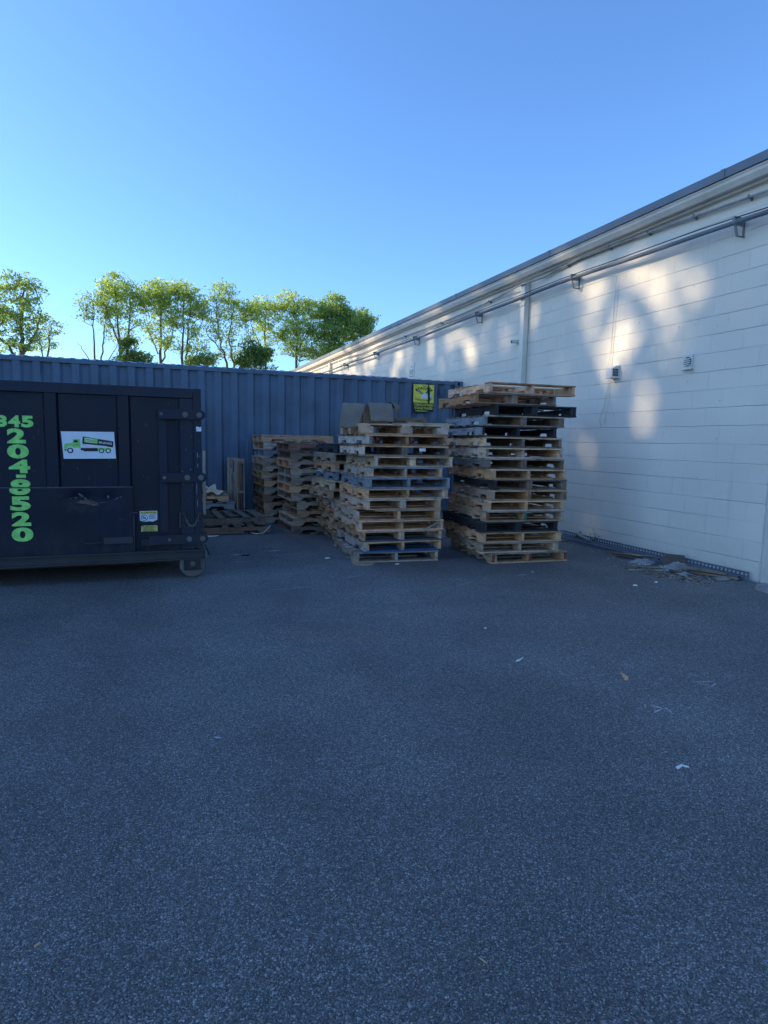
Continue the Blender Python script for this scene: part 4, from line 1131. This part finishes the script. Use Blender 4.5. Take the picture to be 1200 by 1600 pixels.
# leaves and grit along the wall foot
mb = MB()
for k in range(500):
    cy = rc.uniform(4.7, 7.9); cx = 5.62 - abs(rc.gauss(0, .07)) + (.0)
    s_ = rc.uniform(.002, .008); a = rc.uniform(0, PI)
    Mx = Matrix.Translation((cx, cy, .001)) @ Matrix.Rotation(a, 4, 'Z')
    mb.box(-s_, s_, -s_ * .5, s_ * .5, 0, s_ * .5, rc.choice([(.12, .10, .08), (.25, .22, .18), (.06, .06, .05)]), M=Mx, rnd=rc)
tag(mb.build('wall_foot_grit', WOOD, fix=False), 'grit gathered along the racking uprights at the wall', 'grit', kind='stuff')
# weeds
def weed(label, c, seed, n=16, h=.14):
    rnd = random.Random(seed); root = thing('weed', label, 'weed', c, group='weeds at the foot of the wall')
    mb = MB(); tips = []
    for k in range(5):
        a = rnd.uniform(0, 2 * PI); tip = Vector((math.cos(a) * h * .4, math.sin(a) * h * .5, h * rnd.uniform(.5, 1)))
        mb.tube([(0, 0, 0), tip * .5 + Vector((0, 0, .01)), tip], [.003, .002, .001], 4); tips.append(tip)
    mb.build('stem', BARK, root)
    mb = MB()
    for k in range(n * 3):
        p = rnd.choice(tips) * rnd.uniform(.3, 1.05); d = Vector((rnd.gauss(0, 1), rnd.gauss(0, 1), rnd.uniform(0, 1))).normalized(); s_ = rnd.uniform(.012, .028)
        q = d.orthogonal().normalized() * s_ * .4
        g_ = rnd.choice([(.05, .08, .03), (.07, .10, .04), (.14, .14, .06)])
        mb.face([p, p + d * s_ * .5 + q, p + d * s_, p + d * s_ * .5 - q], g_)
    mb.build('leaves', LEAF, root, fix=False)
weed('small weed rising above the racking uprights, nearest the camera', (5.86, 6.98, .0), 1, h=.20)
weed('low dusty weed in the middle of the weeds at the wall foot', (5.84, 7.35, .0), 2, h=.15)
weed('leafy weed beside the tall right stack at the wall foot', (5.80, 7.85, .0), 3, n=30, h=.18)
weed('spreading weed farthest along the wall foot behind the stack', (5.82, 8.15, .0), 4, n=30, h=.16)

# loose things on the yard
mb = MB(); mb.prism([(-.065, .004), (.050, .0125), (.056, .0), (.050, -.012), (-.065, -.003), (-.070, .0)], 2, 0, .026, (.62, .42, .28), rnd=RB)
mb.v = [(x, y, z * (.25 + (x + .07) * 5)) for x, y, z in mb.v]
o = mb.build('wooden_wedge', WOOD); o.location = (2.66, 2.83, .001); o.rotation_euler = (0, 0, -2.01); tag(o, 'small brown wooden wedge lying alone on the open asphalt', 'wooden wedge')
def paper(label, c, pts, rz, th=.003, name='paper_scrap', m=PAPER):
    mb = MB(); mb.prism(pts, 2, 0, th); mb.v = [(x, y, z + .25 * x * x * 3 + .004 * math.sin(y * 90)) for x, y, z in mb.v]
    o = mb.build(name, m); o.location = c; o.rotation_euler = (0, 0, rz); return tag(o, label, 'litter scrap', 'scraps on the open asphalt')
paper('bent white strip of plastic nearest the camera on the right', (2.145, 1.905, .001), [(-.03, -.006), (.008, .004), (.03, -.012), (.034, -.004), (.010, .014), (-.03, .006)], .0)
paper('white paper fleck with a thin tail left of the wooden wedge', (2.20, 3.27, .001), [(-.03, -.004), (.0, -.008), (.03, .004), (.06, .014), (.03, .010), (-.01, .006)], .2)
paper('tiny white scrap on the asphalt below the tall right stack', (2.35, 3.95, .001), rag(.02, .015, 4), 0)
paper('pale scrap lying in front of the litter pile', (4.86, 4.81, .001), rag(.06, .03, 5), .3)
paper('pale scrap lying on the asphalt right of the tall stack', (4.54, 4.76, .001), rag(.05, .03, 6), -.3)
paper('white scrap on the asphalt between the dumpster and the centre stack', (1.95, 6.95, .001), rag(.08, .04, 7), .2)
paper('flat strip of white plastic beside the dumpster wheel end', (.80, 8.95, .001), rag(.26, .03, 8), .05)
paper('small white scrap at the front foot of the centre stack', (2.62, 6.40, .001), rag(.07, .03, 9), .4)
paper('orange cigarette end near the bottom left of the yard', (-.316, 1.765, .001), [(-.008, -.0022), (.008, -.0022), (.008, .0022), (-.008, .0022)], .6, .004, 'cigarette_end', plain('filter_tip', (.62, .42, .22), .8))
paper('tiny tan twig near the bottom centre of the yard', (.813, 1.31, .001), [(-.012, -.002), (.012, -.001), (.012, .002), (-.012, .001)], 2.0, .003, 'twig', CARD2)
paper('small dark bit of rubber lying on the left of the yard', (.27, 2.82, .001), rag(.04, .006, 12), -.5, .004, 'rubber_scrap', SIGNG)
paper('black strip on the asphalt between the dumpster and the back stacks', (1.05, 7.35, .001), rag(.12, .03, 14), .1, .006, 'black_strip', BLACKP)
paper('splintered bark strip lying at the left front foot of the centre stack', (2.22, 6.45, .001), rag(.24, .05, 15), -.2, .010, 'bark_strip', CARD)

# ------------------------------------------------------------------ trees
def leaf_quads(mb, centre, rad, n, size, cols, rnd, flat=.6, keep=None):
    for _ in range(n):
        while True:
            d = Vector((rnd.uniform(-1, 1), rnd.uniform(-1, 1), rnd.uniform(-1, 1)))
            if d.length <= 1: break
        p = centre + Vector((d.x * rad, d.y * rad, d.z * rad * flat))
        if keep and not keep(p): continue
        nr = Vector((rnd.gauss(0, .6), rnd.gauss(0, .6), rnd.gauss(.3, .7))).normalized()
        a = nr.orthogonal().normalized(); a = Matrix.Rotation(rnd.uniform(0, 2 * PI), 3, nr) @ a; b = nr.cross(a)
        s_ = size * rnd.uniform(.6, 1.3)
        c = cols[min(len(cols) - 1, int(rnd.random() * len(cols)))]; k = rnd.uniform(.8, 1.2)
        c = (c[0] * k, c[1] * k, c[2] * k)
        mb.face([p - a * s_, p - b * s_ * .45, p + a * s_, p + b * s_ * .45], c)
def tree(label, base, trunks, blobs, cols, seed, leaf=.13, per=26, clumps=None, group='trees beyond the containers', name='tree', keep=None, rad=.5, bare=0):
    """trunks: list of polylines [(dx, dy, z)...] ; blobs: ellipsoids (dx, dz, rx, rz) the crown fills"""
    rnd = random.Random(seed); root = thing(name, label, 'tree', base, group=group)
    tb = MB(); nodes = []
    for pl, r_ in trunks:
        pts = []
        for a, b in zip(pl, pl[1:]):
            for k in range(5):
                t = k / 5; p = Vector(a).lerp(Vector(b), t)
                pts.append(p + Vector((rnd.gauss(0, .04), rnd.gauss(0, .04), 0)))
        pts.append(Vector(pl[-1]))
        rr = [r_ * (1 - .8 * i / (len(pts) - 1)) for i in range(len(pts))]
        tb.tube(pts, rr, 7); nodes += [p for p in pts if p.z > base[2] + 2.0]
    lb = MB(); cl = []
    for bx, bz, rx, rz_, n in blobs:
        for _ in range(n if keep else int(n * 1.35)):
            while True:
                d = Vector((rnd.uniform(-1, 1), rnd.uniform(-1, 1), rnd.uniform(-1, 1)))
                if .15 < d.length <= 1: break
            cl.append(Vector((bx + d.x * rx, d.y * rx * .8, bz + d.z * rz_)))
    limbs = []
    for i, c in enumerate(cl):
        # nearest trunk node below the clump
        cand = [q for q in nodes if q.z < c.z - .2] or nodes
        q = min(cand, key=lambda t: (t - c).length + .3 * abs(c.z - t.z - 1.2))
        mid = q.lerp(c, .55) + Vector((0, 0, -.12 * (c - q).length + .1)) + Vector((rnd.gauss(0, .08), rnd.gauss(0, .08), 0))
        L_ = (c - q).length
        tb.tube([q, mid, c], [.012 + .012 * L_, .008 + .007 * L_, .006], 4, cap=False)
        if rnd.random() < .5: nodes.append(mid)
        nodes.append(q.lerp(c, .8))
        if bare and rnd.random() < bare: continue
        leaf_quads(lb, c, rad * rnd.uniform(.6, 1.25) * (1 if keep else 1.12), int(per * rnd.uniform(.3, 1.5) * (1 if keep else 1.45)), leaf * (1 if keep else .82), cols, rnd, .55, keep)
    tb.build('trunk', BARK, root, fix=False)
    lb.build('crown', LEAF, root, fix=False)
    return root
YG = [(.46, .53, .20), (.36, .45, .17), (.58, .62, .27), (.24, .33, .13)]
MG = [(.23, .33, .15), (.30, .40, .17), (.16, .24, .11), (.42, .49, .21)]
DG = [(.09, .15, .06), (.13, .20, .07), (.17, .24, .08)]
TY = 50
tree('big dark green leafy tree at the far left behind the container', (-8.3, TY, 0), [([(0, 0, 0), (.1, 0, 6.5), (.2, .1, 9), (.5, 0, 11.3)], .24), ([(.1, 0, 6.4), (-1.2, 0, 8), (-1.9, 0, 9.8)], .12), ([(.1, 0, 6.8), (1.0, .2, 8.4), (1.5, 0, 10)], .12)],
     [(0, 11.2, 1.6, 1.2, 40), (.1, 9.6, 1.9, 1.2, 40), (-1.6, 9.2, 1.2, 1.5, 22), (.7, 8.3, 1.0, .8, 12), (-.3, 7.4, 1.0, .6, 12)], MG, 11, .13, 30)
tree('thin sparse tree just right of the big dark one', (-6.9, TY + 1.5, 0), [([(0, 0, 0), (.1, 0, 6.8), (.3, 0, 8.5), (.6, 0, 9.8)], .10), ([(0, 0, 6.2), (-.3, 0, 8), (-.2, 0, 9.2)], .06)],
     [(.3, 9.2, 1.0, .9, 28), (.2, 7.9, 1.1, .7, 18)], MG, 12, .11, 12, rad=.42)
tree('slim twin stemmed tree at the left edge of the middle group', (-3.5, TY, 0), [([(0, 0, 0), (0, 0, 7.2), (-.1, 0, 9.2), (.1, 0, 11.3)], .09), ([(.5, 0, 0), (.45, 0, 7), (.7, 0, 9.2), (.9, 0, 10.8)], .08), ([(-.2, 0, 6.4), (-.8, 0, 7.6), (-1.2, 0, 8.1)], .04), ([(.6, 0, 6.2), (1.4, 0, 7.8), (1.7, 0, 8.6)], .04)],
     [(-.2, 10.9, 1.0, .7, 20), (.5, 10.3, 1.0, .9, 20), (-.7, 9.8, .5, .4, 7), (1.0, 9.0, .6, .6, 6)], MG, 13, .11, 16, rad=.45)
tree('tall yellow green locust tree with two dark stems in the middle group', (-1.6, TY, 0), [([(-.3, 0, 0), (-.2, 0, 7.2), (-.3, 0, 9.5), (-.5, .1, 12)], .13), ([(.3, 0, 0), (.25, 0, 7.4), (.5, 0, 10), (.7, 0, 12.2)], .12), ([(-.2, 0, 8), (-1.0, 0, 10), (-1.4, 0, 11.4)], .06)],
     [(-.3, 12.0, 1.4, 1.0, 46), (-.8, 10.9, 1.1, .9, 26), (.9, 11.3, 1.0, 1.0, 26), (0, 9.7, 1.5, .8, 22), (-.2, 8.5, 1.5, .7, 14)], YG, 14, .12, 26)
tree('yellow green tree with a single forked stem, second of the middle group', (.95, TY + .5, 0), [([(0, 0, 0), (0, 0, 7.4), (.05, 0, 9), (.2, 0, 12)], .15), ([(.1, 0, 7), (.9, 0, 9), (1.2, 0, 11)], .07), ([(-.1, 0, 7.6), (-.8, 0, 9.2), (-.9, 0, 10.6)], .05)],
     [(.1, 12.1, 1.2, .9, 36), (-.3, 11.1, 1.1, .8, 22), (.3, 10.2, 1.1, .6, 16), (.1, 9.3, 1.3, .7, 18), (-.6, 11.4, 1.4, 1.0, 22), (.2, 8.3, 1.2, .6, 10)], YG, 15, .12, 26)
tree('yellow green tree with paired brown stems, third of the middle group', (2.6, TY, 0), [([(-.2, 0, 0), (-.1, 0, 7.5), (0, 0, 9.5), (.1, 0, 12)], .13), ([(.2, .1, 0), (.2, 0, 7.5), (.35, 0, 9.5), (.7, 0, 11.8)], .11)],
     [(0, 12.3, 1.2, .8, 36), (.3, 11.2, 1.2, .9, 30), (-.1, 10.0, 1.0, .6, 14), (.9, 9.3, .7, .5, 10), (.2, 8.2, 1.1, .6, 12), (-1.0, 11.2, 1.0, .9, 18), (1.3, 11.2, .9, .9, 16)], YG, 16, .12, 26)
tree('airy feathery tree with slanting stems right of the middle group', (6.0, TY, 0), [([(0, 0, 0), (-.2, 0, 7.2), (-.8, 0, 9.2), (-.9, 0, 11.6)], .12), ([(.2, 0, 0), (.3, 0, 7.2), (0, 0, 9.2), (.4, 0, 11.8)], .11), ([(-.3, 0, 7.8), (-1.6, 0, 9.2), (-2, 0, 10.2)], .05)],
     [(-.4, 12.2, 1.3, 1.0, 40), (.6, 11.2, 1.5, 1.0, 34), (-1.2, 10.8, 1.2, .9, 24), (-.5, 9.4, 1.7, .8, 24), (-1.8, 8.2, .8, .6, 9), (1.0, 9.6, 1.1, .8, 16), (1.6, 11.2, 1.0, .9, 18), (.3, 8.2, 1.3, .6, 14)], [MG[1], MG[3], YG[1], YG[3]], 17, .11, 22)
tree('slender sparse tree behind the dark bush', (8.9, TY + 1, 0), [([(0, 0, 0), (.1, 0, 8), (0, 0, 10), (.1, 0, 12.3)], .12), ([(.1, 0, 8), (-.9, 0, 10), (-1.2, 0, 11)], .05)],
     [(0, 12.0, 1.0, .9, 26), (-.4, 10.8, 1.1, .8, 20), (.3, 9.6, 1.2, 1.0, 22), (-.9, 11.6, 1.0, .8, 18), (1.0, 11.4, 1.0, .9, 20), (0, 8.3, 1.2, .6, 14)], YG, 18, .12, 20)
tree('light green tree with a straight pale stem left of the dense one', (11.3, TY, 0), [([(0, 0, 0), (0, 0, 8.0), (.05, 0, 10), (-.2, 0, 12.4)], .14), ([(0, 0, 8.4), (1.0, 0, 10.2), (1.3, 0, 11.6)], .06)],
     [(-.5, 12.2, 1.1, .9, 34), (.9, 11.7, 1.2, .9, 34), (.2, 10.6, 1.5, .8, 30), (.4, 8.7, 1.8, .9, 44), (-.3, 9.8, 1.5, .8, 26)], YG, 19, .12, 26)
tree('dense leafy green tree rising next to the building roof', (14.3, TY, 0), [([(0, 0, 0), (0, 0, 7), (-.1, 0, 9.5), (0, 0, 12)], .2), ([(0, 0, 8), (1.2, 0, 10), (1.5, 0, 11.5)], .1)],
     [(0, 12.0, 1.5, 1.2, 80), (.8, 11.2, 1.3, 1.2, 60), (-.5, 10.0, 1.8, 1.0, 80), (.3, 8.4, 2.4, 1.1, 100)], [YG[3], MG[0], MG[1], MG[3]], 20, .13, 30)
tree('rounded green tree farthest right, half behind the building roof', (17.0, TY + 1, 0), [([(0, 0, 0), (0, 0, 7), (0, 0, 9.5), (.1, 0, 11.5)], .17)],
     [(0, 11.5, 1.3, 1.1, 60), (-.3, 10.2, 1.5, 1.0, 60), (0, 8.6, 1.8, 1.0, 60)], MG, 21, .13, 30)
def bush(label, base, blobs, seed, cols=DG): return tree(label, base, [([(0, 0, 0), (0, 0, 5), (0, 0, 6.8)], .1)], blobs, cols, seed, .14, 30, name='bushy_tree')
bush('dark dense bush low between the middle trees', (-.9, TY - 2, 0), [(-.3, 7.6, .5, .7, 16), (.1, 6.9, 1.0, .5, 26), (-.2, 6.2, 1.6, .7, 30)], 31, [DG[1], DG[2], MG[2]])
bush('dark dense bush below the airy feathery tree', (7.6, TY - 2, 0), [(-.2, 8.0, .8, .7, 20), (.7, 7.8, .7, .6, 18), (.1, 7.1, 1.4, .6, 40)], 32, [DG[1], DG[2], MG[0]])
bush('small feathery shrub top peeping over the container between the stems', (4.2, TY - 1, 0), [(0, 7.3, .9, .35, 22), (-.8, 6.9, .8, .4, 14)], 33, MG)

# boundary trees standing off to the left; the low sun reaches the wall only through their gaps
BL = [(5.96, 3.37, .20, .15), (5.91, 3.06, .26, .30), (5.80, 2.89, .21, .23), (6.62, 3.68, .20, .18), (5.45, 3.29, .12, .15), (6.59, 2.78, .28, .22), (6.73, 3.05, .12, .13), (7.22, 3.61, .10, .20),
      (7.28, 2.79, .14, .18), (6.84, 2.23, .15, .20), (6.24, 2.02, .30, .32), (6.28, 1.78, .20, .15), (5.33, 2.46, .10, .10), (7.40, 1.35, .24, .35), (10.93, 3.04, .22, .36), (10.42, 3.51, .16, .28),
      (11.64, 3.38, .22, .20), (12.21, 2.98, .14, .16), (13.99, 3.54, .22, .30), (14.73, 3.48, .24, .28), (15.28, 3.95, .25, .22), (8.26, 3.02, .10, .14), (7.66, 2.29, .08, .12), (7.83, 3.42, .09, .13), (6.90, 2.91, .10, .17),
      (6.83, 2.42, .12, .12), (8.9, 3.45, .10, .18), (9.7, 3.2, .12, .26), (12.8, 3.5, .13, .22), (13.3, 3.2, .10, .2), (8.05, 2.6, .08, .18), (7.0, 2.5, .10, .14), (5.62, 3.55, .12, .10), (6.3, 3.35, .10, .14), (7.55, 3.2, .08, .2), (9.2, 3.95, .12, .10), (5.05, 2.9, .10, .16), (7.9, 4.0, .2, .07), (6.6, 1.35, .08, .12), (5.9, 2.45, .12, .12), (14.1, 3.0, .2, .4), (15.0, 3.0, .2, .4), (12.1, 4.18, .25, .07), (10.4, 4.15, .2, .08), (15.8, 4.2, .5, .08)]
rs = random.Random(44)
for k in range(26): BL.append((rs.uniform(16.5, 26), rs.uniform(2.7, 4.4), rs.uniform(.25, .6), rs.uniform(.3, .7)))
def keep(base):  # thins leaves along sun rays to put chosen light patches on the wall
    bx, by, bz = base; rk = random.Random(int(by * 10))
    def f(p):
        P = Vector((p.x + bx, p.y + by, p.z + bz)); t = (P.x - WX) / SUN_TO.x; q = P - SUN_TO * t
        for y, z, a, b in BL:
            if ((q.y - y) / (a * .92 + .08)) ** 2 + ((q.z - z) / (b * 1.0 + .10)) ** 2 < 1: return rk.random() < .135
        return True
    return f
BT = [('tall leafy tree off to the left, nearest the camera end of the boundary row', 9), ('second tall leafy tree along the left boundary row', 13.2), ('third tall leafy tree along the left boundary row', 17.4), ('fourth tall leafy tree along the left boundary row', 21.6),
      ('fifth tall leafy tree along the left boundary row', 25.8), ('sixth tall leafy tree along the left boundary row', 30.0), ('farthest tall leafy tree along the left boundary row', 34.2)]
for i, (lb_, y) in enumerate(BT):
    base = (-30, y, 0)
    tree(lb_, base, [([(0, 0, 0), (.1, .1, 6), (-.1, 0, 12), (0, 0, 20)], .38), ([(0, 0, 5), (1.2, 1.0, 10), (1.0, 1.4, 16)], .16), ([(0, 0, 6), (-.8, -1.2, 11), (-.6, -1.4, 17)], .16)],
         [(0, z, 2.9, 2.6, 60) for z in (3.5, 6.5, 9.5, 12.5, 15.5, 18.5, 21.0)], DG + MG[:1], 60 + i, .30, 44, group='tall trees along the left boundary', keep=keep(base), rad=1.0)
